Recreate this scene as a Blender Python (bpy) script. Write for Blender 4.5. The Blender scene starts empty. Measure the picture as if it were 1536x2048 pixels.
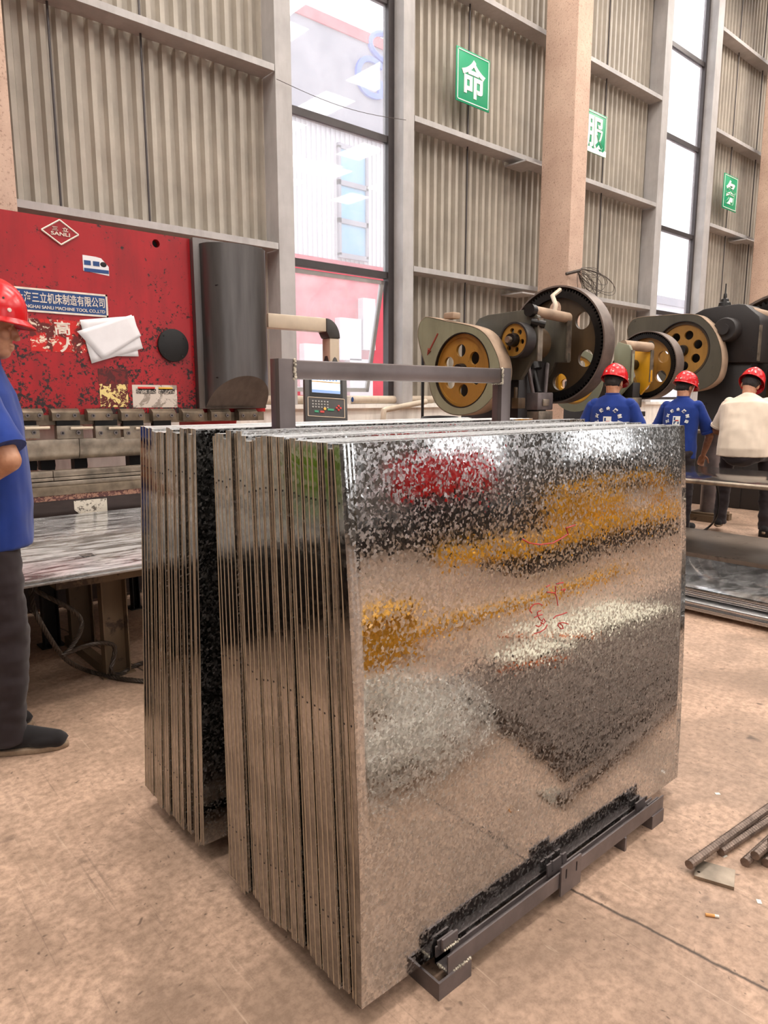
import bpy, bmesh, math, random
from mathutils import Vector, Matrix, Euler, noise
random.seed(11)
SC = bpy.context.scene
COL = SC.collection
PI = math.pi

# ------------------------------------------------------------------ camera, world, light, exposure
FPX = 1400.0
PITCH = math.atan(229 / FPX)
YAW = math.radians(48.7)
EYE = Vector((0, 0, 1.4))
cam_data = bpy.data.cameras.new('camera')
cam = bpy.data.objects.new('camera', cam_data)
COL.objects.link(cam)
cam.location = EYE
cam.rotation_euler = (PI / 2 - PITCH, 0, YAW - PI / 2)
cam_data.sensor_fit = 'HORIZONTAL'
cam_data.sensor_width = 36
cam_data.lens = 36 * FPX / 1536
cam_data.clip_start = 0.05
cam_data.clip_end = 300
SC.camera = cam

SC.view_settings.view_transform = 'Standard'
SC.view_settings.look = 'None'
SC.view_settings.gamma = 1.0
SC.view_settings.use_curve_mapping = False
SC.view_settings.exposure = 0.32

SKY_STRENGTH = 2.6
SKYLIGHT_STRENGTH = 6.6
w = bpy.data.worlds.new('overcast_sky')
SC.world = w
w.use_nodes = True
bgn = w.node_tree.nodes['Background']
bgn.inputs[0].default_value = (0.97, 0.98, 1.0, 1)
bgn.inputs[1].default_value = SKY_STRENGTH

# hall sizes: X runs along the window wall, Y towards it
HALL_X0, HALL_X1, HALL_Y0, HALL_Y1, HALL_Z = -9.0, 27.0, -13.0, 7.0, 10.0
# the hall's own lamps: warm high-bay lamps under the roof
def area_lamp(x, y, z, sx, sy, power, colr):
    ld = bpy.data.lights.new('high_bay_lamp', 'AREA')
    ld.shape = 'RECTANGLE'; ld.size = sx; ld.size_y = sy
    ld.energy = power; ld.color = colr
    o = bpy.data.objects.new('high_bay_lamp', ld)
    o.location = (x, y, z)
    COL.objects.link(o)
    return o
for lx in (0.5, 8.0, 15.5):
    for ly in (-7.5, 0.5, 4.5):
        area_lamp(lx, ly, 9.4, 2.6, 1.0, 170, (1.0, 0.92, 0.84))

# ------------------------------------------------------------------ pixel ray helper: a point where the sight line meets a known plane
_h = Vector((math.cos(YAW), math.sin(YAW), 0)); _r = Vector((math.sin(YAW), -math.cos(YAW), 0))
_f = _h * math.cos(PITCH) - Vector((0, 0, math.sin(PITCH))); _u = _h * math.sin(PITCH) + Vector((0, 0, math.cos(PITCH)))
def ray(px, py):
    return _f + _r * ((px - 768) / FPX) - _u * ((py - 1024) / FPX)
def P(px, py, x=None, y=None, z=None):
    d = ray(px, py)
    if x is not None: t = x / d.x
    elif y is not None: t = y / d.y
    else: t = (z - EYE.z) / d.z
    return EYE + d * t

# ------------------------------------------------------------------ materials
def _nt(name):
    m = bpy.data.materials.new(name); m.use_nodes = True
    nt = m.node_tree
    for n in list(nt.nodes): nt.nodes.remove(n)
    out = nt.nodes.new('ShaderNodeOutputMaterial')
    b = nt.nodes.new('ShaderNodeBsdfPrincipled')
    nt.links.new(b.outputs[0], out.inputs[0])
    return m, nt, b, out
def nd(nt, t, **kw):
    n = nt.nodes.new(t)
    for k, v in kw.items():
        if k in n.inputs: n.inputs[k].default_value = v
        else: setattr(n, k, v)
    return n
def objco(nt, scale=(1, 1, 1), rot=(0, 0, 0), world=False):
    if world:
        tc = nd(nt, 'ShaderNodeNewGeometry'); s = tc.outputs['Position']
    else:
        tc = nd(nt, 'ShaderNodeTexCoord'); s = tc.outputs['Object']
    mp = nd(nt, 'ShaderNodeMapping')
    mp.inputs['Scale'].default_value = scale; mp.inputs['Rotation'].default_value = rot
    nt.links.new(s, mp.inputs[0])
    return mp.outputs[0]
def noi(nt, co, scale, detail=4, rough=0.55, dist=0.0):
    n = nd(nt, 'ShaderNodeTexNoise'); n.inputs['Scale'].default_value = scale; n.inputs['Detail'].default_value = detail
    n.inputs['Roughness'].default_value = rough; n.inputs['Distortion'].default_value = dist
    nt.links.new(co, n.inputs['Vector'])
    return n.outputs[0]
def ramp(nt, fac, stops, interp='LINEAR'):
    r = nd(nt, 'ShaderNodeValToRGB'); r.color_ramp.interpolation = interp
    e = r.color_ramp.elements
    while len(e) < len(stops): e.new(0.5)
    for k, (p, c) in enumerate(stops):
        e[k].position = p
        e[k].color = (c, c, c, 1) if isinstance(c, (int, float)) else (c[0], c[1], c[2], 1)
    nt.links.new(fac, r.inputs[0])
    return r.outputs[0]
def mixc(nt, fac, a, b, mode='MIX'):
    m = nd(nt, 'ShaderNodeMix', data_type='RGBA', blend_type=mode)
    for sock, v in ((m.inputs['Factor'], fac), (m.inputs['A'], a), (m.inputs['B'], b)):
        pass
    fs = m.inputs[0]; A = m.inputs[6]; B = m.inputs[7]
    for s, v in ((fs, fac), (A, a), (B, b)):
        if hasattr(v, 'is_output') or isinstance(v, bpy.types.NodeSocket): nt.links.new(v, s)
        elif isinstance(v, (int, float)): s.default_value = v
        else: s.default_value = (v[0], v[1], v[2], 1)
    return m.outputs[2]
def math_(nt, op, a, b=0.0):
    m = nd(nt, 'ShaderNodeMath', operation=op)
    for s, v in ((m.inputs[0], a), (m.inputs[1], b)):
        if isinstance(v, bpy.types.NodeSocket): nt.links.new(v, s)
        else: s.default_value = v
    return m.outputs[0]
def bump(nt, b, h, strength=0.3, dist=0.01):
    n = nd(nt, 'ShaderNodeBump'); n.inputs['Strength'].default_value = strength; n.inputs['Distance'].default_value = dist
    nt.links.new(h, n.inputs['Height']); nt.links.new(n.outputs[0], b.inputs['Normal'])
def C(r, g, b):                      # sRGB 0-255 to linear
    f = lambda v: (v / 255 / 12.92) if v / 255 <= 0.04045 else ((v / 255 + 0.055) / 1.055) ** 2.4
    return (f(r), f(g), f(b))

def simple(name, col, rough=0.5, metal=0.0, var=0.15, scale=6.0, bumpk=0.0, spec=0.5, stretch=(1, 1, 1), emit=None):
    m, nt, b, out = _nt(name)
    co = objco(nt, stretch)
    n1 = noi(nt, co, scale, 5)
    dark = tuple(c * (1 - var) for c in col); light = tuple(min(1, c * (1 + var)) for c in col)
    c = ramp(nt, n1, [(0.3, dark), (0.7, light)])
    nt.links.new(c, b.inputs['Base Color'])
    b.inputs['Roughness'].default_value = rough; b.inputs['Metallic'].default_value = metal
    b.inputs['Specular IOR Level'].default_value = spec
    if bumpk:
        bump(nt, b, noi(nt, co, scale * 6, 4), bumpk, 0.004)
    if emit:
        b.inputs['Emission Color'].default_value = (*col, 1); b.inputs['Emission Strength'].default_value = emit
    return m

def worn(name, col, chip, amount=0.55, rough=0.45, scale=14.0, dirt=0.35, dirtcol=(0.03, 0.025, 0.02), metal=0.0, low=None, lowz=0.0):
    """painted metal with chipped flecks and broad dirt"""
    m, nt, b, out = _nt(name)
    co = objco(nt)
    big = noi(nt, co, 1.7, 5, 0.6)
    fine = noi(nt, co, scale, 8, 0.68, 0.4)
    mid = noi(nt, co, scale * 0.22, 4, 0.6)
    s = math_(nt, 'ADD', math_(nt, 'MULTIPLY', fine, 0.75), math_(nt, 'MULTIPLY', mid, 0.45))
    if low:
        sep = nd(nt, 'ShaderNodeSeparateXYZ'); tc = nd(nt, 'ShaderNodeNewGeometry'); nt.links.new(tc.outputs['Position'], sep.inputs[0])
        g = nd(nt, 'ShaderNodeMapRange'); g.inputs[1].default_value = lowz - 0.6; g.inputs[2].default_value = lowz + 0.7
        g.inputs[3].default_value = low; g.inputs[4].default_value = 0.0
        nt.links.new(sep.outputs[2], g.inputs[0])
        s = math_(nt, 'ADD', s, g.outputs[0])
    mask = ramp(nt, s, [(amount + 0.12, 0.0), (amount + 0.17, 1.0)])
    base = ramp(nt, big, [(0.3, tuple(c * 0.8 for c in col)), (0.7, tuple(min(1, c * 1.12) for c in col))])
    dm = ramp(nt, noi(nt, objco(nt, (3, 3, 0.5)), 2.2, 6, 0.65), [(0.45, 0.0), (0.8, dirt)])
    base = mixc(nt, dm, base, dirtcol)
    c = mixc(nt, mask, base, chip)
    nt.links.new(c, b.inputs['Base Color'])
    r = mixc(nt, mask, (rough, rough, rough), (0.7, 0.7, 0.7))
    nt.links.new(r, b.inputs['Roughness'])
    b.inputs['Metallic'].default_value = metal
    bump(nt, b, math_(nt, 'MULTIPLY', mask, -1.0), 0.3, 0.002)
    return m

def galvanised(name, nscale=110.0, tilt=0.055, base=0.72, r0=0.10, r1=0.34, cover=0.0, stain=0.0, var=0.18, tint=(1, 1, 1), sscale=(0.6, 1.8, 0.5), oxide=0.0):
    """hot-dip zinc: small crystals, each with its own slightly tilted facet and gloss"""
    m, nt, b, out = _nt(name)
    tc = nd(nt, 'ShaderNodeTexCoord')
    wob = nd(nt, 'ShaderNodeTexNoise'); wob.inputs['Scale'].default_value = nscale * 0.8; wob.inputs['Detail'].default_value = 3
    nt.links.new(tc.outputs['Object'], wob.inputs['Vector'])
    add = nd(nt, 'ShaderNodeVectorMath', operation='MULTIPLY_ADD')
    nt.links.new(wob.outputs['Color'], add.inputs[0]); add.inputs[1].default_value = (0.012,) * 3
    nt.links.new(tc.outputs['Object'], add.inputs[2])
    v = nd(nt, 'ShaderNodeTexVoronoi'); v.inputs['Scale'].default_value = nscale
    nt.links.new(add.outputs[0], v.inputs['Vector'])
    sub = nd(nt, 'ShaderNodeVectorMath', operation='SUBTRACT'); nt.links.new(v.outputs['Color'], sub.inputs[0]); sub.inputs[1].default_value = (0.5,) * 3
    scl = nd(nt, 'ShaderNodeVectorMath', operation='SCALE'); nt.links.new(sub.outputs[0], scl.inputs[0]); 
    ln = nd(nt, 'ShaderNodeVectorMath', operation='LENGTH'); nt.links.new(sub.outputs[0], ln.inputs[0])
    k3 = math_(nt, 'MULTIPLY', math_(nt, 'POWER', math_(nt, 'MULTIPLY', ln.outputs['Value'], 1.6), 3.0), tilt)
    nt.links.new(k3, scl.inputs['Scale'])
    # slow waviness of the thin sheet
    wv = nd(nt, 'ShaderNodeTexNoise'); wv.inputs['Scale'].default_value = 2.2; wv.inputs['Detail'].default_value = 1.5
    nt.links.new(tc.outputs['Object'], wv.inputs['Vector'])
    ws = nd(nt, 'ShaderNodeVectorMath', operation='SUBTRACT'); nt.links.new(wv.outputs['Color'], ws.inputs[0]); ws.inputs[1].default_value = (0.5,) * 3
    wsc = nd(nt, 'ShaderNodeVectorMath', operation='SCALE'); nt.links.new(ws.outputs[0], wsc.inputs[0]); wsc.inputs['Scale'].default_value = 0.022
    geo = nd(nt, 'ShaderNodeNewGeometry')
    a1 = nd(nt, 'ShaderNodeVectorMath', operation='ADD'); nt.links.new(geo.outputs['Normal'], a1.inputs[0]); nt.links.new(scl.outputs[0], a1.inputs[1])
    a2 = nd(nt, 'ShaderNodeVectorMath', operation='ADD'); nt.links.new(a1.outputs[0], a2.inputs[0]); nt.links.new(wsc.outputs[0], a2.inputs[1])
    nm = nd(nt, 'ShaderNodeVectorMath', operation='NORMALIZE'); nt.links.new(a2.outputs[0], nm.inputs[0])
    nt.links.new(nm.outputs[0], b.inputs['Normal'])
    sep = nd(nt, 'ShaderNodeSeparateColor'); nt.links.new(v.outputs['Color'], sep.inputs[0])
    rr = nd(nt, 'ShaderNodeMapRange'); nt.links.new(sep.outputs[1], rr.inputs[0]); rr.inputs[3].default_value = r0; rr.inputs[4].default_value = r1
    if oxide:
        ox = ramp(nt, sep.outputs[0], [(0.50, 0.0), (0.80, 1.0)])
        ro = math_(nt, 'ADD', rr.outputs[0], math_(nt, 'MULTIPLY', ox, 0.19))
        nt.links.new(ro, b.inputs['Roughness'])
    else:
        nt.links.new(rr.outputs[0], b.inputs['Roughness'])
    col = ramp(nt, sep.outputs[2], [(0.0, tuple(base * (1 - var) * t for t in tint)), (1.0, tuple(min(1, base * (1 + var) * t) for t in tint))])
    if stain:
        st = ramp(nt, noi(nt, objco(nt, sscale), 5.0, 6, 0.65, 0.9), [(0.44, 0.0), (0.60, stain)])
        col = mixc(nt, st, col, (0.05, 0.045, 0.04))
    nt.links.new(col, b.inputs['Base Color'])
    if oxide:
        nt.links.new(math_(nt, 'SUBTRACT', 1.0, math_(nt, 'MULTIPLY', ox, oxide)), b.inputs['Metallic'])
    else:
        b.inputs['Metallic'].default_value = 1.0 - cover
    return m

def floor_material():
    m, nt, b, out = _nt('stained_concrete_floor')
    co = objco(nt, world=True)
    big = noi(nt, co, 0.55, 5, 0.6)
    mid = noi(nt, co, 2.4, 6, 0.65, 0.6)
    fine = noi(nt, co, 38.0, 6, 0.7)
    c = ramp(nt, big, [(0.30, C(160, 132, 112)), (0.5, C(196, 164, 141)), (0.72, C(214, 182, 160))])
    # grey trodden dirt
    c = mixc(nt, ramp(nt, mid, [(0.42, 0.0), (0.66, 0.7)]), c, C(128, 107, 90))
    c = mixc(nt, ramp(nt, fine, [(0.36, 0.6), (0.60, 0.0)]), c, C(116, 94, 78))
    # oil spots
    v = nd(nt, 'ShaderNodeTexVoronoi'); v.inputs['Scale'].default_value = 5.5
    wob = nd(nt, 'ShaderNodeVectorMath', operation='MULTIPLY_ADD')
    n2 = nd(nt, 'ShaderNodeTexNoise'); n2.inputs['Scale'].default_value = 9; nt.links.new(co, n2.inputs['Vector'])
    nt.links.new(n2.outputs['Color'], wob.inputs[0]); wob.inputs[1].default_value = (0.16,) * 3; nt.links.new(co, wob.inputs[2])
    nt.links.new(wob.outputs[0], v.inputs['Vector'])
    spot = ramp(nt, v.outputs['Distance'], [(0.05, 0.75), (0.15, 0.0)])
    region = ramp(nt, noi(nt, co, 1.1, 3), [(0.42, 0.0), (0.54, 1.0)])
    c = mixc(nt, math_(nt, 'MULTIPLY', spot, region), c, C(62, 50, 44))
    v2 = nd(nt, 'ShaderNodeTexVoronoi'); v2.inputs['Scale'].default_value = 26; nt.links.new(wob.outputs[0], v2.inputs['Vector'])
    spot2 = ramp(nt, v2.outputs['Distance'], [(0.06, 0.7), (0.16, 0.0)])
    c = mixc(nt, math_(nt, 'MULTIPLY', spot2, ramp(nt, noi(nt, co, 3.1, 3), [(0.42, 0.0), (0.54, 1.0)])), c, C(70, 56, 48))
    # scuffs and scratches
    for k, (rot, sc) in enumerate(((0.5, (26, 0.9, 1)), (-0.75, (22, 1.2, 1)), (1.4, (30, 1.1, 1)))):
        s = noi(nt, objco(nt, sc, (0, 0, rot), world=True), 1.6, 4, 0.6, 0.7)
        c = mixc(nt, ramp(nt, s, [(0.64, 0.0), (0.72, 0.4 if k != 1 else 0.35)]), c, C(92, 76, 66) if k != 1 else C(226, 200, 176))
    # darker traffic patches by the machines and under the rack
    sepp = nd(nt, 'ShaderNodeSeparateXYZ'); nt.links.new(co, sepp.inputs[0])
    # the sawn joint: a wandering line through (1.61, .96) and (1.66, .50)
    wj = noi(nt, co, 7.0, 4, 0.7)
    wj = math_(nt, 'MULTIPLY', math_(nt, 'SUBTRACT', wj, 0.5), 0.022)
    xj = math_(nt, 'ADD', math_(nt, 'MULTIPLY', math_(nt, 'SUBTRACT', sepp.outputs[1], 0.96), -0.1087), 1.61)
    dj = math_(nt, 'ABSOLUTE', math_(nt, 'ADD', math_(nt, 'SUBTRACT', sepp.outputs[0], xj), wj))
    jm = ramp(nt, dj, [(0.0028, 0.92), (0.0055, 0.0)])
    c = mixc(nt, jm, c, C(46, 38, 34))
    nt.links.new(c, b.inputs['Base Color'])
    nt.links.new(ramp(nt, mid, [(0.3, 0.62), (0.7, 0.42)]), b.inputs['Roughness'])
    b.inputs['Specular IOR Level'].default_value = 0.35
    h = math_(nt, 'ADD', math_(nt, 'MULTIPLY', fine, 0.4), math_(nt, 'MULTIPLY', jm, -1.5))
    bump(nt, b, h, 0.25, 0.004)
    return m

def pillar_material():
    m, nt, b, out = _nt('pink_rendered_concrete')
    co = objco(nt)
    c = ramp(nt, noi(nt, co, 2.0, 5, 0.6), [(0.3, C(190, 160, 142)), (0.7, C(214, 186, 166))])
    sp = noi(nt, co, 48, 6, 0.72)
    c = mixc(nt, ramp(nt, sp, [(0.34, 0.75), (0.45, 0.0)]), c, C(134, 104, 86))
    c = mixc(nt, ramp(nt, sp, [(0.58, 0.0), (0.72, 0.4)]), c, C(228, 200, 176))
    nt.links.new(c, b.inputs['Base Color']); b.inputs['Roughness'].default_value = 0.9
    bump(nt, b, sp, 0.5, 0.006)
    return m

def glass_material():
    m, nt, b, out = _nt('dusty_window_glass')
    nt.nodes.remove(b)
    tr = nd(nt, 'ShaderNodeBsdfTransparent'); tr.inputs[0].default_value = (0.93, 0.95, 0.97, 1)
    gl = nd(nt, 'ShaderNodeBsdfGlossy'); gl.inputs['Roughness'].default_value = 0.02
    df = nd(nt, 'ShaderNodeBsdfTranslucent'); df.inputs[0].default_value = (0.9, 0.88, 0.88, 1)
    dust = ramp(nt, noi(nt, objco(nt), 3.0, 6, 0.65), [(0.3, 0.14), (0.75, 0.26)])
    m1 = nd(nt, 'ShaderNodeMixShader'); nt.links.new(dust, m1.inputs[0]); nt.links.new(tr.outputs[0], m1.inputs[1]); nt.links.new(df.outputs[0], m1.inputs[2])
    lw = nd(nt, 'ShaderNodeLayerWeight'); lw.inputs[0].default_value = 0.5
    fac = math_(nt, 'ADD', math_(nt, 'MULTIPLY', math_(nt, 'POWER', lw.outputs['Facing'], 4.0), 0.7), 0.045)
    m2 = nd(nt, 'ShaderNodeMixShader'); nt.links.new(fac, m2.inputs[0]); nt.links.new(m1.outputs[0], m2.inputs[1]); nt.links.new(gl.outputs[0], m2.inputs[2])
    nt.links.new(m2.outputs[0], out.inputs[0])
    return m

def cloth(name, col, var=0.12):
    m, nt, b, out = _nt(name)
    co = objco(nt)
    c = ramp(nt, noi(nt, co, 9, 4), [(0.3, tuple(x * (1 - var) for x in col)), (0.7, tuple(min(1, x * (1 + var)) for x in col))])
    nt.links.new(c, b.inputs['Base Color']); b.inputs['Roughness'].default_value = 0.85
    b.inputs['Specular IOR Level'].default_value = 0.2
    b.inputs['Sheen Weight'].default_value = 0.15
    bump(nt, b, noi(nt, co, 420, 2), 0.15, 0.001)
    return m

def torn_sticker(name, paper, under, amount, scale=30, extra=None):
    """a partly torn paper sticker: ragged paper over what is below"""
    m, nt, b, out = _nt(name)
    co = objco(nt)
    n = noi(nt, co, scale, 6, 0.7, 1.0)
    c = under
    if extra is not None:
        c = mixc(nt, ramp(nt, noi(nt, co, scale * 0.5, 4, 0.6), [(0.45, 0.0), (0.5, 1.0)]), under, extra)
    c = mixc(nt, ramp(nt, n, [(amount, 0.0), (amount + 0.03, 1.0)]), c, paper)
    nt.links.new(c, b.inputs['Base Color']); b.inputs['Roughness'].default_value = 0.7
    return m

M = {}
M['floor'] = floor_material()
M['pillar'] = pillar_material()
M['glass'] = glass_material()
M['galv'] = galvanised('galvanised_sheet', 165, 0.028, 0.48, 0.025, 0.10, var=0.24, tint=(1.0, 0.99, 0.97), oxide=0.07)
M['galv_edge'] = galvanised('galvanised_fold', 110, 0.012, 0.36, 0.06, 0.17, stain=0.6, var=0.15, tint=(1.0, 0.95, 0.89))
M['galv_top'] = galvanised('galvanised_top_fold', 110, 0.02, 0.80, 0.38, 0.55, var=0.08)  # same zinc with a paler base, painting overhead light into the tray tops
M['cut_edge_glint'] = simple('sheared_edge_and_bend_glint', C(190, 172, 150), 0.5, 0.5, 0.15, 30)
M['galv_dirty'] = galvanised('scuffed_zinc_sheet', 40, 0.02, 0.74, 0.14, 0.26, cover=0.45, stain=0.85, var=0.06, sscale=(0.7, 3.4, 1.0))
M['corr'] = worn('beige_corrugated_sheet', C(172, 163, 150), C(120, 108, 92), 0.72, 0.5, 5.0, 0.25, C(70, 60, 50))
M['girt'] = worn('grey_painted_steel', C(176, 172, 170), C(130, 112, 94), 0.70, 0.5, 9.0, 0.30, C(96, 84, 72))
M['bronze'] = simple('dark_window_frame', C(66, 60, 60), 0.4, 0.3, 0.15, 5)
M['plaster'] = worn('white_washed_wall', C(244, 238, 230), C(190, 170, 150), 0.74, 0.9, 6.0, 0.45, C(120, 104, 86))
M['red'] = worn('worn_red_paint', C(164, 18, 27), C(34, 24, 24), 0.575, 0.36, 40.0, 0.6, C(86, 12, 16), low=0.13, lowz=1.6)
M['red_clean'] = worn('red_machine_paint', C(190, 28, 34), C(44, 24, 24), 0.72, 0.38, 12.0, 0.3, C(90, 12, 16))
M['hood'] = simple('brushed_dark_steel', C(100, 95, 93), 0.36, 0.8, 0.18, 3.0, stretch=(6, 6, 0.6))
M['steel'] = simple('bare_machined_steel', C(140, 128, 114), 0.42, 0.75, 0.5, 9.0)
M['steel_tan'] = simple('oily_tool_steel', C(116, 102, 86), 0.45, 0.6, 0.5, 9.0)
M['steel_dark'] = simple('mill_scale_steel', C(112, 103, 102), 0.42, 0.5, 0.3, 8.0, 0.1)
M['tube'] = simple('raw_steel_tube', C(118, 108, 106), 0.36, 0.8, 0.25, 4.0, stretch=(1, 1, 1))
M['weld'] = simple('weld_bead', C(176, 166, 150), 0.35, 0.8, 0.5, 60, 0.6)
M['black'] = simple('black_steel', C(25, 23, 23), 0.5, 0.3, 0.3, 8)
M['grease'] = simple('greasy_black_iron', C(30, 27, 26), 0.35, 0.4, 0.4, 12, 0.2)
M['bed'] = simple('brown_oiled_bed_plate', C(60, 49, 46), 0.35, 0.4, 0.3, 4, stretch=(1, 1, 3))
M['rust'] = worn('rusty_angle_steel', C(104, 84, 62), C(60, 44, 32), 0.55, 0.7, 10, 0.4, C(50, 36, 26))
M['cream_tube'] = simple('cream_enamel_tube', C(196, 178, 156), 0.35, 0.1, 0.12, 5)
M['paper'] = simple('white_paper', C(226, 222, 224), 0.8, 0, 0.04, 10)
M['chip'] = simple('white_chip', C(225, 220, 210), 0.6, 0, 0.05, 10)
M['green_paint'] = worn('sage_green_machine_paint', C(136, 136, 112), C(92, 78, 56), 0.66, 0.45, 12, 0.35, C(78, 70, 52))
M['dark_green'] = worn('dark_olive_machine_paint', C(80, 75, 63), C(50, 42, 34), 0.62, 0.5, 10, 0.5, C(44, 36, 30))
M['yellow'] = worn('worn_yellow_paint', C(156, 112, 44), C(62, 44, 28), 0.60, 0.45, 12, 0.55, C(74, 50, 24))
M['amber'] = worn('ochre_brown_gear_web', C(76, 57, 34), C(40, 32, 25), 0.60, 0.5, 10, 0.6, C(44, 33, 24))
M['gear_band'] = simple('dull_iron_band', C(112, 98, 90), 0.45, 0.4, 0.3, 6)
M['dust_top'] = simple('dusty_tan_rim', C(160, 136, 114), 0.7, 0.1, 0.25, 6)
M['press_dark'] = worn('grimy_press_frame', C(40, 35, 34), C(24, 21, 21), 0.58, 0.5, 8, 0.5, C(26, 22, 22))
M['blue'] = cloth('royal_blue_cotton', C(30, 54, 126))
M['trouser'] = cloth('charcoal_trousers', C(47, 39, 41))
M['cream'] = cloth('cream_cotton', C(224, 206, 186), 0.05)
M['shoe'] = cloth('black_canvas', C(34, 31, 32))
M['sole'] = simple('worn_tan_sole', C(146, 124, 102), 0.85, 0, 0.25, 30)
def skin_material():
    m, nt, b, out = _nt('tanned_skin')
    co = objco(nt)
    c = ramp(nt, noi(nt, co, 14, 5), [(0.3, C(160, 104, 76)), (0.7, C(198, 146, 114))])
    nt.links.new(c, b.inputs['Base Color']); b.inputs['Roughness'].default_value = 0.5
    b.inputs['Subsurface Weight'].default_value = 0.08
    b.inputs['Subsurface Radius'].default_value = (0.01, 0.004, 0.002)
    bump(nt, b, noi(nt, co, 130, 4), 0.2, 0.0015)
    return m
M['skin'] = skin_material()
M['hair'] = simple('short_dark_hair', C(40, 34, 32), 0.7, 0, 0.4, 60, 0.5)
M['helmet'] = simple('glossy_red_shell', C(206, 26, 32), 0.22, 0, 0.06, 3)
M['white_plastic'] = simple('white_plastic', C(225, 215, 205), 0.4, 0, 0.05, 5)
M['sign_green'] = simple('green_enamel', C(18, 150, 104), 0.35, 0, 0.08, 3)
M['sign_white'] = simple('white_enamel', C(235, 235, 228), 0.4, 0, 0.06, 20)
M['plate_blue'] = worn('navy_enamel', C(30, 66, 122), C(150, 146, 146), 0.80, 0.4, 30, 0.2, C(20, 40, 70))
M['lettering'] = simple('cream_lettering', C(222, 208, 194), 0.5, 0, 0.1, 30)
M['marker'] = simple('red_marker', C(176, 44, 40), 0.5, 0, 0.1, 30)
M['arrow'] = simple('red_brown_paint', C(140, 60, 44), 0.5, 0, 0.1, 30)
M['screen'] = simple('lit_screen', C(206, 220, 236), 0.3, 0, 0.03, 4, emit=0.75)
M['screen_bar'] = simple('lit_screen_bar', C(120, 150, 200), 0.3, 0, 0.03, 4, emit=0.5)
M['pendant'] = simple('charcoal_panel', C(60, 56, 54), 0.45, 0.1, 0.1, 6)
M['btn_red'] = simple('red_button', C(196, 50, 40), 0.4)
M['btn_green'] = simple('green_button', C(40, 140, 100), 0.4)
M['btn_yellow'] = simple('yellow_button', C(226, 176, 60), 0.4)
M['btn_grey'] = simple('grey_button', C(160, 156, 150), 0.4)
M['rope'] = simple('steel_wire_rope', C(64, 54, 46), 0.45, 0.35, 0.35, 40)
M['rebar'] = simple('ribbed_rebar_steel', C(126, 110, 100), 0.5, 0.55, 0.35, 30)
M['wire'] = simple('bright_wire', C(226, 220, 210), 0.45, 0.3, 0.15, 20)
M['thin_wire'] = simple('dark_wire', C(70, 62, 56), 0.5, 0.4, 0.2, 20)
M['butt'] = simple('cigarette_filter', C(220, 160, 96), 0.8, 0, 0.1, 60)
M['board'] = simple('pale_board', C(232, 226, 204), 0.7, 0, 0.05, 5)
M['orange'] = simple('orange_paint', C(226, 120, 60), 0.5, 0, 0.1, 8)
M['machine_yellow'] = worn('bright_yellow_paint', C(232, 168, 30), C(90, 62, 24), 0.7, 0.45, 10, 0.3, C(120, 80, 24))
M['leaf'] = simple('lime_green_plastic', C(120, 160, 40), 0.6, 0, 0.2, 8)
M['pink'] = simple('pinkish_red_facade', C(196, 70, 84), 0.8, 0, 0.12, 1.2)
M['facade'] = simple('pale_grey_facade', C(206, 202, 206), 0.8, 0, 0.05, 1.0)
M['facade_grey'] = simple('mid_grey_cladding', C(150, 146, 154), 0.8, 0, 0.08, 1.0)
M['facade_blue'] = simple('sky_blue_glazing', C(120, 170, 200), 0.15, 0, 0.05, 1.0)
M['sign_blue'] = simple('blue_sign_letters', C(96, 120, 206), 0.5, 0, 0.05, 2)
M['facade_red'] = simple('red_parapet_band', C(206, 90, 96), 0.7, 0, 0.05, 1)
M['pipe_white'] = worn('dusty_lagged_pipe', C(200, 184, 164), C(120, 96, 80), 0.66, 0.8, 16, 0.4, C(120, 100, 84))
M['wood'] = simple('brown_timber', C(128, 98, 66), 0.8, 0, 0.3, 6, 0.2, stretch=(8, 8, 1))
M['slab'] = worn('grimy_steel_plate', C(120, 106, 94), C(84, 72, 62), 0.6, 0.55, 7, 0.4, C(74, 62, 54))
M['table_top'] = simple('dark_smooth_steel_top', C(66, 62, 62), 0.13, 0.6, 0.2, 3)
M['galv_pile'] = galvanised('streaked_zinc_sheet', 60, 0.012, 0.55, 0.06, 0.18, cover=0.22, stain=0.7, var=0.06, sscale=(0.8, 1.8, 1.0))  # darker base and dark streaks for the pile's top sheet
M['dim'] = simple('dark_roof_sheet', C(92, 88, 84), 0.8, 0, 0.2, 1)  # dark colour chosen to cut light bounced off the unseen roof and walls
M['skylight'] = None
def emissive(name, col, s):
    m, nt, b, out = _nt(name)
    b.inputs['Base Color'].default_value = (*col, 1); b.inputs['Emission Color'].default_value = (*col, 1); b.inputs['Emission Strength'].default_value = s
    return m
M['skylight'] = emissive('translucent_skylight_sheet', (1.0, 0.95, 0.90), SKYLIGHT_STRENGTH)
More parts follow.
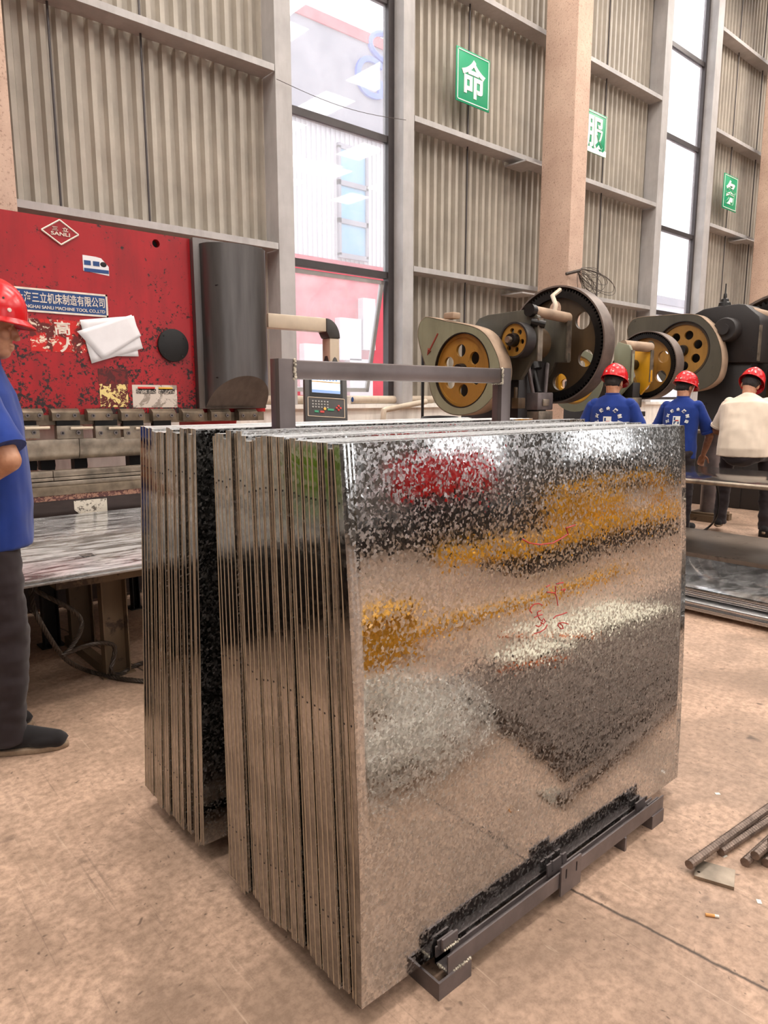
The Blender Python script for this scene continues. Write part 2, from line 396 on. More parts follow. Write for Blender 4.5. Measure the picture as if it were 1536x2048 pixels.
# ------------------------------------------------------------------ building helpers
class MB:
    """collects shapes in world coordinates (or local ones) and links them as ONE mesh object"""
    def __init__(s): s.bm = bmesh.new(); s.mi = 0
    def _tag(s, faces):
        for f in faces: f.material_index = s.mi
    def mat(s, i): s.mi = i; return s
    def box(s, x0, x1, y0, y1, z0, z1, mtx=None):
        vs = [s.bm.verts.new(Vector((x, y, z)) if mtx is None else mtx @ Vector((x, y, z))) for x in (x0, x1) for y in (y0, y1) for z in (z0, z1)]
        q = [(0, 1, 3, 2), (4, 6, 7, 5), (0, 4, 5, 1), (2, 3, 7, 6), (0, 2, 6, 4), (1, 5, 7, 3)]
        s._tag([s.bm.faces.new([vs[i] for i in f]) for f in q]); return s
    def cyl(s, a, b, r, n=16, r2=None, caps=True):
        a = Vector(a); b = Vector(b); r2 = r if r2 is None else r2
        d = (b - a).normalized(); t = Vector((0, 0, 1)) if abs(d.z) < 0.9 else Vector((1, 0, 0))
        u = d.cross(t).normalized(); v = d.cross(u)
        A = []; B = []
        for k in range(n):
            c, q = math.cos(2 * PI * k / n), math.sin(2 * PI * k / n)
            A.append(s.bm.verts.new(a + (u * c + v * q) * r)); B.append(s.bm.verts.new(b + (u * c + v * q) * r2))
        fs = [s.bm.faces.new((A[k], A[(k + 1) % n], B[(k + 1) % n], B[k])) for k in range(n)]
        for f in fs: f.smooth = True
        if caps: fs += [s.bm.faces.new(A[::-1]), s.bm.faces.new(B)]
        s._tag(fs); return s
    def tube(s, pts, r, n=8, closed=False, caps=True):
        pts = [Vector(p) for p in pts]; m = len(pts); rings = []
        prev = None
        for i, p in enumerate(pts):
            a = pts[(i - 1) % m] if (closed or i > 0) else p; b = pts[(i + 1) % m] if (closed or i < m - 1) else p
            d = (b - a).normalized()
            if prev is None:
                t = Vector((0, 0, 1)) if abs(d.z) < 0.9 else Vector((1, 0, 0)); u = d.cross(t).normalized()
            else:
                u = (prev - d * prev.dot(d)).normalized()
            prev = u; v = d.cross(u)
            rr = r[i] if isinstance(r, (list, tuple)) else r
            rings.append([s.bm.verts.new(p + (u * math.cos(2 * PI * k / n) + v * math.sin(2 * PI * k / n)) * rr) for k in range(n)])
        fs = []
        for i in range(m if closed else m - 1):
            A = rings[i]; B = rings[(i + 1) % m]
            fs += [s.bm.faces.new((A[k], A[(k + 1) % n], B[(k + 1) % n], B[k])) for k in range(n)]
        for f in fs: f.smooth = True
        if caps and not closed: fs += [s.bm.faces.new(rings[0][::-1]), s.bm.faces.new(rings[-1])]
        s._tag(fs); return s
    def lathe(s, prof, origin, axis='z', n=32, a0=0.0, a1=2 * PI):
        """prof: (radius, along-axis) list"""
        o = Vector(origin); full = abs(a1 - a0 - 2 * PI) < 1e-6; k = n if full else n + 1
        rings = []
        for (r, h) in prof:
            ring = []
            for i in range(k):
                a = a0 + (a1 - a0) * i / n; c, q = math.cos(a) * r, math.sin(a) * r
                p = {'z': (c, q, h), 'x': (h, c, q), 'y': (c, h, q)}[axis]
                ring.append(s.bm.verts.new(o + Vector(p)))
            rings.append(ring)
        fs = []
        for A, B in zip(rings[:-1], rings[1:]):
            for i in range(n):
                j = (i + 1) % k
                try:
                    f = s.bm.faces.new((A[i], A[j], B[j], B[i])); f.smooth = True; fs.append(f)
                except ValueError: pass
        s._tag(fs); return s
    def prism(s, poly, axis, a0, a1):
        """poly of 2D points extruded along axis: x -> (y,z), y -> (x,z), z -> (x,y)"""
        mk = {'x': lambda p, a: (a, p[0], p[1]), 'y': lambda p, a: (p[0], a, p[1]), 'z': lambda p, a: (p[0], p[1], a)}[axis]
        A = [s.bm.verts.new(mk(p, a0)) for p in poly]; B = [s.bm.verts.new(mk(p, a1)) for p in poly]
        n = len(poly)
        fs = [s.bm.faces.new((A[k], A[(k + 1) % n], B[(k + 1) % n], B[k])) for k in range(n)]
        fs += [s.bm.faces.new(A[::-1]), s.bm.faces.new(B)]
        s._tag(fs); return s
    def ellipsoid(s, c, r, rot=None, seg=20, ring=12):
        c = Vector(c); m = rot.to_matrix() if isinstance(rot, Euler) else (rot or Matrix.Identity(3))
        rows = []
        for i in range(1, ring):
            th = PI * i / ring
            rows.append([s.bm.verts.new(c + m @ Vector((r[0] * math.sin(th) * math.cos(2 * PI * k / seg), r[1] * math.sin(th) * math.sin(2 * PI * k / seg), r[2] * math.cos(th)))) for k in range(seg)])
        top = s.bm.verts.new(c + m @ Vector((0, 0, r[2]))); bot = s.bm.verts.new(c + m @ Vector((0, 0, -r[2])))
        fs = []
        for A, B in zip(rows[:-1], rows[1:]):
            fs += [s.bm.faces.new((A[k], B[k], B[(k + 1) % seg], A[(k + 1) % seg])) for k in range(seg)]
        fs += [s.bm.faces.new((top, rows[0][k], rows[0][(k + 1) % seg])) for k in range(seg)]
        fs += [s.bm.faces.new((bot, rows[-1][(k + 1) % seg], rows[-1][k])) for k in range(seg)]
        for f in fs: f.smooth = True
        s._tag(fs); return s
    def loft(s, rings, seg=24):
        """rings: (centre, rx, ry, [matrix]) elliptic sections, capped"""
        R = []
        for q in rings:
            c = Vector(q[0]); m = q[3] if len(q) > 3 else Matrix.Identity(3)
            R.append([s.bm.verts.new(c + m @ Vector((q[1] * math.cos(2 * PI * k / seg), q[2] * math.sin(2 * PI * k / seg), 0))) for k in range(seg)])
        fs = []
        for A, B in zip(R[:-1], R[1:]):
            fs += [s.bm.faces.new((A[k], A[(k + 1) % seg], B[(k + 1) % seg], B[k])) for k in range(seg)]
        for f in fs: f.smooth = True
        fs += [s.bm.faces.new(R[0][::-1]), s.bm.faces.new(R[-1])]
        s._tag(fs); return s
    def limb(s, pts, rad, n=14):
        """capsule chain: overlapping tapered cylinders with balls at the joints"""
        for i in range(len(pts) - 1): s.cyl(pts[i], pts[i + 1], rad[i], n, rad[i + 1])
        for p, r in zip(pts, rad): s.ellipsoid(p, (r, r, r), None, n, 8)
        return s
    def quad(s, a, b, c, d):
        s._tag([s.bm.faces.new([s.bm.verts.new(Vector(p)) for p in (a, b, c, d)])]); return s
    def flat(s, outlines, t, mtx):
        """flat plate with holes: first outline is the rim, others holes, in the XY plane, thickness t, placed by mtx"""
        me = plate_mesh(outlines, t)
        tmp = bmesh.new(); tmp.from_mesh(me); bpy.data.meshes.remove(me)
        base = {}
        for v in tmp.verts: base[v.index] = s.bm.verts.new(mtx @ v.co)
        fs = []
        for f in tmp.faces:
            try: fs.append(s.bm.faces.new([base[v.index] for v in f.verts]))
            except ValueError: pass
        tmp.free(); s._tag(fs); return s
    def bisect(s, co, no):
        g = s.bm.verts[:] + s.bm.edges[:] + s.bm.faces[:]
        r = bmesh.ops.bisect_plane(s.bm, geom=g, plane_co=co, plane_no=no, clear_outer=True)
        ed = [e for e in r['geom_cut'] if isinstance(e, bmesh.types.BMEdge)]
        bmesh.ops.contextual_create(s.bm, geom=ed); return s
    def build(s, name, mats, parent=None, bevel=0.0, local=False, smooth=False, seg=2, origin=None, angle=40):
        bm = s.bm
        bmesh.ops.recalc_face_normals(bm, faces=bm.faces)
        off = Vector((0, 0, 0))
        if not local:
            if parent is not None: off = world_loc(parent)
            elif origin is not None: off = Vector(origin)
            else:
                xs = [v.co for v in bm.verts]
                lo = Vector([min(c[i] for c in xs) for i in range(3)]); hi = Vector([max(c[i] for c in xs) for i in range(3)])
                off = Vector(((lo.x + hi.x) / 2, (lo.y + hi.y) / 2, lo.z))
            bmesh.ops.translate(bm, verts=bm.verts, vec=-off)
        if bevel:
            es = [e for e in bm.edges if len(e.link_faces) == 2 and e.calc_face_angle(0) > math.radians(angle)]
            try: bmesh.ops.bevel(bm, geom=es, offset=bevel, segments=seg, profile=0.5, affect='EDGES', clamp_overlap=True)
            except Exception: pass
        if smooth:
            for f in bm.faces: f.smooth = True
        me = bpy.data.meshes.new(name); bm.to_mesh(me); bm.free()
        me.set_sharp_from_angle(angle=math.radians(38))
        for m in (mats if isinstance(mats, (list, tuple)) else [mats]): me.materials.append(m)
        o = bpy.data.objects.new(name, me); COL.objects.link(o)
        if parent is not None: o.parent = parent
        elif not local: o.location = off
        return o

def world_loc(o):
    v = Vector(o.location)
    while o.parent is not None:
        o = o.parent; v = v + Vector(o.location)
    return v
def plate_mesh(outlines, t, bevel=0.0):
    cu = bpy.data.curves.new('plate', 'CURVE'); cu.dimensions = '2D'; cu.fill_mode = 'BOTH'; cu.extrude = t / 2; cu.bevel_depth = bevel
    for pts in outlines:
        sp = cu.splines.new('POLY'); sp.points.add(len(pts) - 1); sp.use_cyclic_u = True
        for k, p in enumerate(pts): sp.points[k].co = (p[0], p[1], 0, 1)
    o = bpy.data.objects.new('plate', cu); COL.objects.link(o)
    d = bpy.context.evaluated_depsgraph_get()
    me = bpy.data.meshes.new_from_object(o.evaluated_get(d))
    bpy.data.objects.remove(o); bpy.data.curves.remove(cu)
    return me
def circ(cx, cy, r, n=28, a0=0.0):
    return [(cx + r * math.cos(a0 + 2 * PI * k / n), cy + r * math.sin(a0 + 2 * PI * k / n)) for k in range(n)]
def basis(origin, xdir, ydir):
    x = Vector(xdir).normalized(); y = Vector(ydir).normalized(); z = x.cross(y).normalized(); y = z.cross(x)
    return Matrix((( x.x, y.x, z.x, origin[0]), (x.y, y.y, z.y, origin[1]), (x.z, y.z, z.z, origin[2]), (0, 0, 0, 1)))
def text_mb(mb, s, width, height, mtx, t=0.004, bold=0.0, align='CENTER'):
    """lettering scaled to fit width x height, centred on mtx"""
    cu = bpy.data.curves.new('lettering', 'FONT'); cu.body = s; cu.extrude = 0.01; cu.offset = bold
    o = bpy.data.objects.new('lettering', cu); COL.objects.link(o)
    d = bpy.context.evaluated_depsgraph_get()
    me = bpy.data.meshes.new_from_object(o.evaluated_get(d))
    bpy.data.objects.remove(o); bpy.data.curves.remove(cu)
    xs = [v.co.x for v in me.vertices]; ys = [v.co.y for v in me.vertices]
    x0, x1, y0, y1 = min(xs), max(xs), min(ys), max(ys)
    sx = width / (x1 - x0); sy = height / (y1 - y0)
    vs = [mb.bm.verts.new(mtx @ Vector(((v.co.x - (x0 + x1) / 2) * sx, (v.co.y - (y0 + y1) / 2) * sy, v.co.z / 0.01 * t / 2))) for v in me.vertices]
    fs = []
    for p in me.polygons:
        try: fs.append(mb.bm.faces.new([vs[i] for i in p.vertices]))
        except ValueError: pass
    mb._tag(fs); bpy.data.meshes.remove(me)
    return mb
def tag(o, label=None, cat=None, group=None, kind=None):
    if label: o['label'] = label
    if cat: o['category'] = cat
    if group: o['group'] = group
    if kind: o['kind'] = kind
    return o
def thing(name, loc, label, cat, group=None, rotz=0.0):
    o = bpy.data.objects.new(name, None); COL.objects.link(o)
    o.location = loc; o.rotation_euler = (0, 0, rotz); o.empty_display_size = 0.1
    return tag(o, label, cat, group)
def struct(o): o['kind'] = 'structure'; return o
def organic(mb, name, mat, parent, voxel, smooth=4, wrinkle=None, shrink=0.0):
    """fuse overlapping closed shapes into one continuous surface (local coordinates)"""
    bmesh.ops.recalc_face_normals(mb.bm, faces=mb.bm.faces)
    me = bpy.data.meshes.new(name); mb.bm.to_mesh(me); mb.bm.free()
    o = bpy.data.objects.new(name, me); COL.objects.link(o)
    r = o.modifiers.new('r', 'REMESH'); r.mode = 'VOXEL'; r.voxel_size = voxel; r.use_smooth_shade = True
    if smooth:
        q = o.modifiers.new('s', 'SMOOTH'); q.factor = 0.5; q.iterations = smooth
    d = bpy.context.evaluated_depsgraph_get()
    m2 = bpy.data.meshes.new_from_object(o.evaluated_get(d)); o.modifiers.clear(); o.data = m2; bpy.data.meshes.remove(me)
    m2.materials.clear(); m2.materials.append(mat)
    if wrinkle:
        nrm = [v.normal.copy() for v in m2.vertices]
        for v, n in zip(m2.vertices, nrm): v.co += n * wrinkle(v.co)
    for p in m2.polygons: p.use_smooth = True
    o.name = name; m2.name = name
    if parent is not None: o.parent = parent
    return o
ORD = ('first second third fourth fifth sixth seventh eighth ninth tenth eleventh twelfth thirteenth fourteenth fifteenth sixteenth seventeenth '
       'eighteenth nineteenth twentieth twenty-first twenty-second twenty-third twenty-fourth twenty-fifth twenty-sixth').split()

# ------------------------------------------------------------------ the hall
struct(MB().box(HALL_X0, HALL_X1, HALL_Y0, HALL_Y1, -0.15, 0).build('floor', M['floor'], origin=(0, 0, 0)))
# corrugated inner face of the window wall, one sheet run per bay
PITCHC, RIB = 0.1385, 0.056
def corrugated(x0, x1, z0, z1, y):
    mb = MB(); n = int((x1 - x0) / PITCHC) + 1
    prof = []
    for k in range(n):
        x = x0 + k * PITCHC
        for dx, dy in ((0, 0), (0.046, 0), (0.066, RIB), (0.112, RIB), (0.132, 0)):
            if x + dx <= x1: prof.append((x + dx, y - dy if dy else y))
    prof.append((x1, y))
    A = [mb.bm.verts.new((p[0], p[1], z0)) for p in prof]; B = [mb.bm.verts.new((p[0], p[1], z1)) for p in prof]
    D = [mb.bm.verts.new((p[0], p[1] + 0.004, z0)) for p in prof]; E_ = [mb.bm.verts.new((p[0], p[1] + 0.004, z1)) for p in prof]
    for k in range(len(prof) - 1):
        mb.bm.faces.new((A[k], A[k + 1], B[k + 1], B[k])); mb.bm.faces.new((D[k + 1], D[k], E_[k], E_[k + 1]))
    return mb
WY = 7.0
BAYS = [(HALL_X0, 4.50), (6.22, 12.52), (14.30, HALL_X1)]
for a, b_ in BAYS:
    struct(corrugated(a, b_, 1.32, HALL_Z, WY).build('wall_back', M['corr']))
struct(MB().box(HALL_X0, HALL_X1, 6.86, 7.02, 0, 1.30).box(HALL_X0, HALL_X1, 6.80, 7.02, 1.27, 1.32).build('wall_dado', M['plaster']))
# girts (horizontal channels) on the wall
GZ = (3.0, 4.77, 6.52, 8.30)
GIRTS = [(HALL_X0, 4.37, GZ), (6.39, 12.33, GZ), (14.47, HALL_X1, GZ)]
k = 0
for x0, x1, zs in GIRTS:
    for z in zs:
        k += 1
        mb = MB().box(x0, x1, 6.70, 6.712, z - 0.02, z + 0.045).box(x0, x1, 6.712, 6.94, z - 0.02, z - 0.008).box(x0, x1, 6.928, 6.94, z - 0.008, z + 0.045)
        struct(mb.build('trim_%d' % k, M['girt']))
# vertical sag rods and panel seams
for x in (3.02, 2.2, 7.55, 10.85, 15.6, 5.9 + 10.9):
    k += 1
    struct(MB().cyl((x, 6.88, 1.32), (x, 6.88, HALL_Z), 0.011, 8).build('trim_%d' % k, M['bronze']))
# window posts: grey channels beside the glazing
for x0, x1 in ((4.38, 4.58), (6.20, 6.38), (12.34, 12.56), (14.22, 14.46)):
    k += 1
    struct(MB().box(x0, x1, 6.70, 6.72, 1.32, HALL_Z).box(x0, x0 + 0.012, 6.72, 6.96, 1.32, HALL_Z).box(x1 - 0.012, x1, 6.72, 6.96, 1.32, HALL_Z).build('trim_%d' % k, M['girt']))
# rendered concrete pillars
for j, x in enumerate((1.26, 8.72, 16.16)):
    mb = MB().box(x, x + 0.345, 6.0, 6.52, 0, HALL_Z)
    o = mb.build('trim_%d' % (30 + j), M['pillar'], bevel=0.012); struct(o)
    # steel packing plates where girts meet the pillar
    struct(MB().box(x - 0.35, x + 0.02, 6.52, 6.9, 2.88, 2.90).box(x - 0.35, x + 0.02, 6.52, 6.9, 4.66, 4.68).build('trim_%d' % (40 + j), M['girt']))
# far sides of the hall, behind the photographer
def shell(name, *boxes, mat='dim'):
    mb = MB()
    for b in boxes: mb.box(*b)
    return struct(mb.build(name, M[mat]))
shell('wall_left', (HALL_X0 - 0.1, HALL_X0, HALL_Y0, HALL_Y1, 0, HALL_Z))
shell('wall_right', (HALL_X1, HALL_X1 + 0.1, HALL_Y0, HALL_Y1, 0, HALL_Z))
fy = HALL_Y0
fb = [(HALL_X0, HALL_X1, fy - 0.1, fy, 0, 1.8), (HALL_X0, HALL_X1, fy - 0.1, fy, 5.6, HALL_Z)]
xs = [HALL_X0, -6.0, -2.6, 1.2, 4.6, 8.2, 11.8, 15.2, 18.8, 22.4, HALL_X1]
for a in range(0, len(xs) - 1, 2): fb.append((xs[a], xs[a + 1], fy - 0.1, fy, 1.8, 5.6))
shell('wall_front', *fb)
# roof with translucent strips
mb = MB(); sl = MB()
rows = [(HALL_X0 + 1.6 + 3.4 * i, HALL_X0 + 1.6 + 3.4 * i + 1.1) for i in range(10)]
px0 = HALL_X0
for a, b_ in rows:
    mb.box(px0, a, HALL_Y0, HALL_Y1, HALL_Z, HALL_Z + 0.1); px0 = b_
    for j in range(8):
        y0 = HALL_Y0 + 0.6 + j * 2.45
        sl.box(a, b_, y0, y0 + 1.6, HALL_Z + 0.02, HALL_Z + 0.06)
        mb.box(a, b_, y0 + 1.6, y0 + 2.45 if j < 7 else HALL_Y1, HALL_Z, HALL_Z + 0.1)
    mb.box(a, b_, HALL_Y0, HALL_Y0 + 0.6, HALL_Z, HALL_Z + 0.1)
mb.box(px0, HALL_X1, HALL_Y0, HALL_Y1, HALL_Z, HALL_Z + 0.1)
struct(mb.build('ceiling', M['dim'])); struct(sl.build('ceiling_skylight', M['skylight']))

# ------------------------------------------------------------------ windows
def window(name, x0, x1, bars, top, bottom):
    root = bpy.data.objects.new(name, None); COL.objects.link(root); root.location = ((x0 + x1) / 2, 6.92, bottom); struct(root)
    f = MB()
    f.box(x0 - 0.03, x0 + 0.04, 6.88, 6.96, bottom, top).box(x1 - 0.04, x1 + 0.05, 6.86, 6.96, bottom, top)
    f.box(x0, x1, 6.88, 6.96, bottom, bottom + 0.05)
    for z in bars: f.box(x0, x1, 6.88, 6.96, z - 0.04, z + 0.04)
    f.build('window_frame', M['bronze'], root)
    zs = [bottom] + sorted(bars) + [top]
    return root, zs
w1, zs = window('window_1', 4.60, 6.14, (2.92, 4.52, 6.06, 7.7), HALL_Z, 1.36)
for a, b_ in zip(zs[1:-1], zs[2:]):
    MB().box(4.64, 6.10, 6.915, 6.921, a + 0.04, b_ - 0.04).build('pane', M['glass'], w1)
# the lowest light is a top-hung sash pushed outwards
ang = math.radians(13)
sm = Matrix.Translation((0, 6.93, 2.86)) @ Matrix.Rotation(ang, 4, 'X')
sh = 1.42
s = MB()
for bx in ((4.66, 4.71, -sh, 0), (6.03, 6.08, -sh, 0)): s.box(bx[0], bx[1], -0.02, 0.02, bx[2], bx[3], sm)
s.box(4.66, 6.08, -0.02, 0.02, -sh, -sh + 0.05, sm).box(4.66, 6.08, -0.02, 0.02, -0.05, 0, sm)
sash = s.build('sash', M['girt'], w1)
MB().box(4.71, 6.03, -0.003, 0.003, -sh + 0.05, -0.05, sm).build('sash_pane', M['glass'], sash).location = (0, 0, 0)
w2, zs = window('window_2', 12.58, 14.20, (3.0, 4.52, 6.13, 7.65), HALL_Z, 1.36)
for a, b_ in zip(zs[:-1], zs[1:]):
    MB().box(12.62, 14.16, 6.915, 6.921, a + 0.04, b_ - 0.04).build('pane', M['glass'], w2)

# ------------------------------------------------------------------ the yard outside
struct(MB().box(-30, 60, 7.2, 60, -0.2, -0.02).build('ground', simple('pale_yard_concrete', C(200, 192, 186), 0.9)))
FY = 20.0
def F(px, py): return P(px, py, y=FY)
zt = F(670, 48).z; zr = F(670, 70).z; zlow = F(670, 258).z; zp = F(670, 520).z
bl = thing('factory_building', (20, FY + 4, 0), 'pale corrugated factory hall with grey gable band seen through the tall window', 'building')
MB().box(6, 24, FY, FY + 8, zp, zlow).build('lower_wall', M['facade'], bl)
mb = MB()
for i in range(90): mb.box(6 + i * 0.2, 6.09 + i * 0.2, FY - 0.035, FY, zp, zlow)
mb.build('ribs', M['facade'], bl)
MB().box(5.8, 24.2, FY - 0.25, FY + 8, zlow, zr).build('gable_band', M['facade_grey'], bl)
MB().box(5.7, 24.3, FY - 0.32, FY + 8, zr, zt).build('parapet', M['facade_red'], bl)
MB().box(6, 24, FY - 0.02, FY + 8, -0.02, zp).build('red_wall', M['pink'], bl)
a = F(677, 400); b_ = F(727, 400)
win = MB().box(a.x, b_.x, FY - 0.1, FY - 0.02, F(700, 515).z, F(700, 300).z).build('strip_window', M['facade_blue'], bl)
mb = MB()
for y in (300, 372, 447, 515): mb.box(a.x - 0.1, b_.x + 0.1, FY - 0.16, FY - 0.04, F(700, y).z - 0.08, F(700, y).z + 0.08)
mb.box(a.x - 0.1, a.x, FY - 0.16, FY - 0.04, F(700, 515).z, F(700, 300).z).box(b_.x, b_.x + 0.1, FY - 0.16, FY - 0.04, F(700, 515).z, F(700, 300).z)
mb.build('glazing_bars', M['facade_grey'], win)
g0 = F(700, 150); g1 = F(752, 150)
lw = g1.x - g0.x; lh = F(720, 116).z - F(720, 198).z
mb = MB()
text_mb(mb, 'G', lw, lh, basis((g0.x + lw / 2, FY - 0.3, F(722, 158).z), (1, 0, 0), (0, 0, 1)), 0.12, 0.0)
text_mb(mb, 'U', lw * 0.9, lh * 0.9, basis((g1.x + lw * 0.62, FY - 0.3, F(722, 158).z), (1, 0, 0), (0, 0, 1)), 0.12, 0.0)
c0 = F(762, 98)
mb.tube([(c0.x + 0.75 * math.cos(t), FY - 0.3, c0.z - 0.1 + 0.42 * math.sin(t)) for t in [PI * 2 * q / 24 for q in range(24)]], 0.10, 6, True)
mb.build('roof_sign_letters', M['sign_blue'], bl)
mb = MB()
for px0, px1, py0, py1 in ((670, 712, 640, 720), (716, 740, 600, 700), (600, 640, 690, 790), (690, 735, 720, 800)):
    A = F(px0, py1); B = F(px1, py0); mb.box(A.x, B.x, FY - 0.3, FY - 0.02, A.z, B.z)
mb.build('pale_door_panels', M['facade'], bl)
b2 = thing('far_warehouse', (44, 24, 0), 'bright pale warehouse filling the second tall window', 'building')
MB().box(26, 62, 24, 32, -0.02, 7.5).build('wall', M['facade'], b2)
MB().box(25.8, 62.2, 23.8, 32.2, 7.5, 8.0).build('roof_edge', M['facade_grey'], b2)
# ------------------------------------------------------------------ green wall signs
def wall_sign(ch, x0, x1, z0, z1, label, worn_low=False):
    r = thing('wall_sign', ((x0 + x1) / 2, 6.70, z0), label, 'sign', 'green character signs on the window wall')
    MB().box(x0, x1, 6.685, 6.70, z0, z1).build('sign_board', M['sign_green'], r, bevel=0.004)
    e = 0.022
    mb = MB()
    for b in ((x0 + e, x1 - e, z1 - e - 0.010, z1 - e), (x0 + e, x1 - e, z0 + e, z0 + e + 0.010), (x0 + e, x0 + e + 0.010, z0 + e, z1 - e), (x1 - e - 0.010, x1 - e, z0 + e, z1 - e)):
        mb.box(b[0], b[1], 6.680, 6.687, b[2], b[3])
    mb.build('sign_border', M['sign_white'], r)
    mb = MB()
    text_mb(mb, ch, 0.46, 0.46, basis(((x0 + x1) / 2, 6.681, (z0 + z1) / 2), (1, 0, 0), (0, 0, 1)), 0.008, 0.022)
    mb.build('sign_character', M['sign_white'], r)
    if worn_low:
        mb = MB(); n = 14
        pts = [(x0, z0)] + [(x0 + (x1 - x0) * i / n, z0 + 0.05 + 0.05 * random.random()) for i in range(n + 1)] + [(x1, z0)]
        mb.prism(pts, 'y', 6.678, 6.684); mb.build('bare_patch', M['sign_white'], r)
    return r
wall_sign('命', 7.10, 7.75, 5.17, 5.81, 'green sign with one white character, alone between tall window and pillar')
wall_sign('服', 9.95, 10.61, 5.20, 5.81, 'green sign with white character and a bare lower edge, half behind the pillar', True)
wall_sign('务', 14.92, 15.56, 5.17, 5.83, 'smallest looking green sign with white character, past the second window')
# loose wire bunch tied to the pillar
r = thing('wire_bunch', tuple(P(1150, 545, y=6.0)), 'tangle of thin dark wire tied to the pillar above the big gear', 'wire')
mb = MB(); c = P(1180, 552, y=5.85)
mb.cyl(P(1132, 548, y=5.98), P(1160, 541, y=5.88), 0.022, 8)
rnd = random.Random(3); T0 = P(1158, 541, y=5.88)
for q in range(12):
    R1 = rnd.uniform(0.12, 0.40); R2 = R1 * rnd.uniform(0.25, 0.55); a0 = math.radians(rnd.uniform(-75, 8)); yo = rnd.uniform(-0.05, 0.03)
    pts = []
    for t in range(22):
        a = PI + 2 * PI * t / 22 * 0.96
        u, v = R1 * (1 + math.cos(a)), R2 * math.sin(a) * (0.6 + 0.4 * (1 + math.cos(a)) / 2)
        pts.append((T0.x + 1.25 * (u * math.cos(a0) - v * math.sin(a0)), T0.y + yo * u / R1 + 0.01, T0.z + u * math.sin(a0) * 0.7 + v * math.cos(a0)))
    mb.tube(pts, 0.004, 5)
mb.build('wire_loops', M['thin_wire'], r)
# thin cable hanging across the window
a = P(553, 158, y=6.66); b_ = P(812, 240, y=6.66)
mb = MB(); mb.tube([a.lerp(b_, t / 16) - Vector((0, 0, 0.07 * math.sin(PI * t / 16))) for t in range(17)], 0.003, 6)
tag(mb.build('hanging_cable', M['thin_wire']), 'thin dark cable sagging across the upper part of the tall window', 'cable')

# ------------------------------------------------------------------ stack of galvanised trays on its rack
PX0, PL, PH, PD = 0.857, 1.463, 1.250, 0.0215
def tray_mesh(front=False):
    mb = MB(); T = 0.0016
    mb.mat(0)
    if front:
        nx, nz = 40, 40
        def g(i, j, y):
            t = j / nz; bow = 0.062 * (t * t - t)
            return Vector((PL * i / nx, y + bow + 0.0012 * math.sin(7 * i / nx + 3 * t) * math.sin(PI * t), PH * t))
        F_ = [[mb.bm.verts.new(g(i, j, 0)) for j in range(nz + 1)] for i in range(nx + 1)]
        B_ = [[mb.bm.verts.new(g(i, j, T)) for j in range(nz + 1)] for i in range(nx + 1)]
        for i in range(nx):
            for j in range(nz):
                mb.bm.faces.new((F_[i][j], F_[i + 1][j], F_[i + 1][j + 1], F_[i][j + 1])).smooth = True
                mb.bm.faces.new((B_[i][j], B_[i][j + 1], B_[i + 1][j + 1], B_[i + 1][j])).smooth = True
        for j in range(nz):
            mb.bm.faces.new((F_[0][j], F_[0][j + 1], B_[0][j + 1], B_[0][j])); mb.bm.faces.new((F_[nx][j + 1], F_[nx][j], B_[nx][j], B_[nx][j + 1]))
        # folded edges follow the bow
        mb.mat(1)
        for j in range(nz):
            for x0, x1 in ((0, T), (PL - T, PL)):
                y0 = 0.062 * ((j / nz) ** 2 - j / nz); y1 = 0.062 * (((j + 1) / nz) ** 2 - (j + 1) / nz); z0 = PH * j / nz; z1 = PH * (j + 1) / nz
                for x in (x0, x1): mb.quad((x, y0 + T, z0), (x, y1 + T, z1), (x, y1 + PD, z1), (x, y0 + PD, z0))
                mb.quad((x0, y0 + PD, z0), (x1, y0 + PD, z0), (x1, y1 + PD, z1), (x0, y1 + PD, z1))
        mb.box(0, PL, T, PD, 0, T); mb.mat(3).box(0, PL, T, PD, PH - T, PH)
        mb.mat(4)
        for j in range(nz):
            f_ = lambda t: 0.062 * (t * t - t)
            y0, y1 = f_(j / nz), f_((j + 1) / nz); z0, z1 = PH * j / nz, PH * (j + 1) / nz
            mb.quad((-0.0005, y0 + PD - 0.0035, z0), (-0.0005, y1 + PD - 0.0035, z1), (-0.0005, y1 + PD, z1), (-0.0005, y0 + PD, z0))
    else:
        mb.box(0, PL, 0, T, 0, PH)
        mb.mat(1)
        mb.box(0, T, T, PD, 0, PH).box(PL - T, PL, T, PD, 0, PH).box(T, PL - T, T, PD, 0, T)
        mb.mat(3).box(T, PL - T, T, PD, PH - T, PH).box(0, PL, -0.0003, T + 0.0003, PH, PH + 0.0006)
        mb.mat(4).box(-0.0006, 0.001, PD - 0.0035, PD + 0.0002, 0, PH).box(-0.0005, 0.001, -0.0002, 0.0012, 0, PH)  # first strip is the sheared edge, second paints the front bend's highlight
        mb.mat(1)
        mb.box(T, 0.012, PD - T, PD, T, PH - T).box(PL - 0.012, PL - T, PD - T, PD, T, PH - T).box(0.012, PL - 0.012, PD - T, PD, PH - 0.012, PH - T)
    mb.mat(2)
    for z in (1.13, 0.66, 0.16):
        y = PD * 0.55 + (0.062 * ((z / PH) ** 2 - z / PH) if front else 0)
        mb.cyl((-0.0004, y, z), (0.0004, y, z), 0.0026, 8)
    bmesh.ops.recalc_face_normals(mb.bm, faces=mb.bm.faces)
    me = bpy.data.meshes.new('tray'); mb.bm.to_mesh(me); mb.bm.free()
    for m in (M['galv'], M['galv_edge'], M['black'], M['galv_top'], M['cut_edge_glint']): me.materials.append(m)
    return me
TRAY = tray_mesh(); TRAYF = tray_mesh(True)
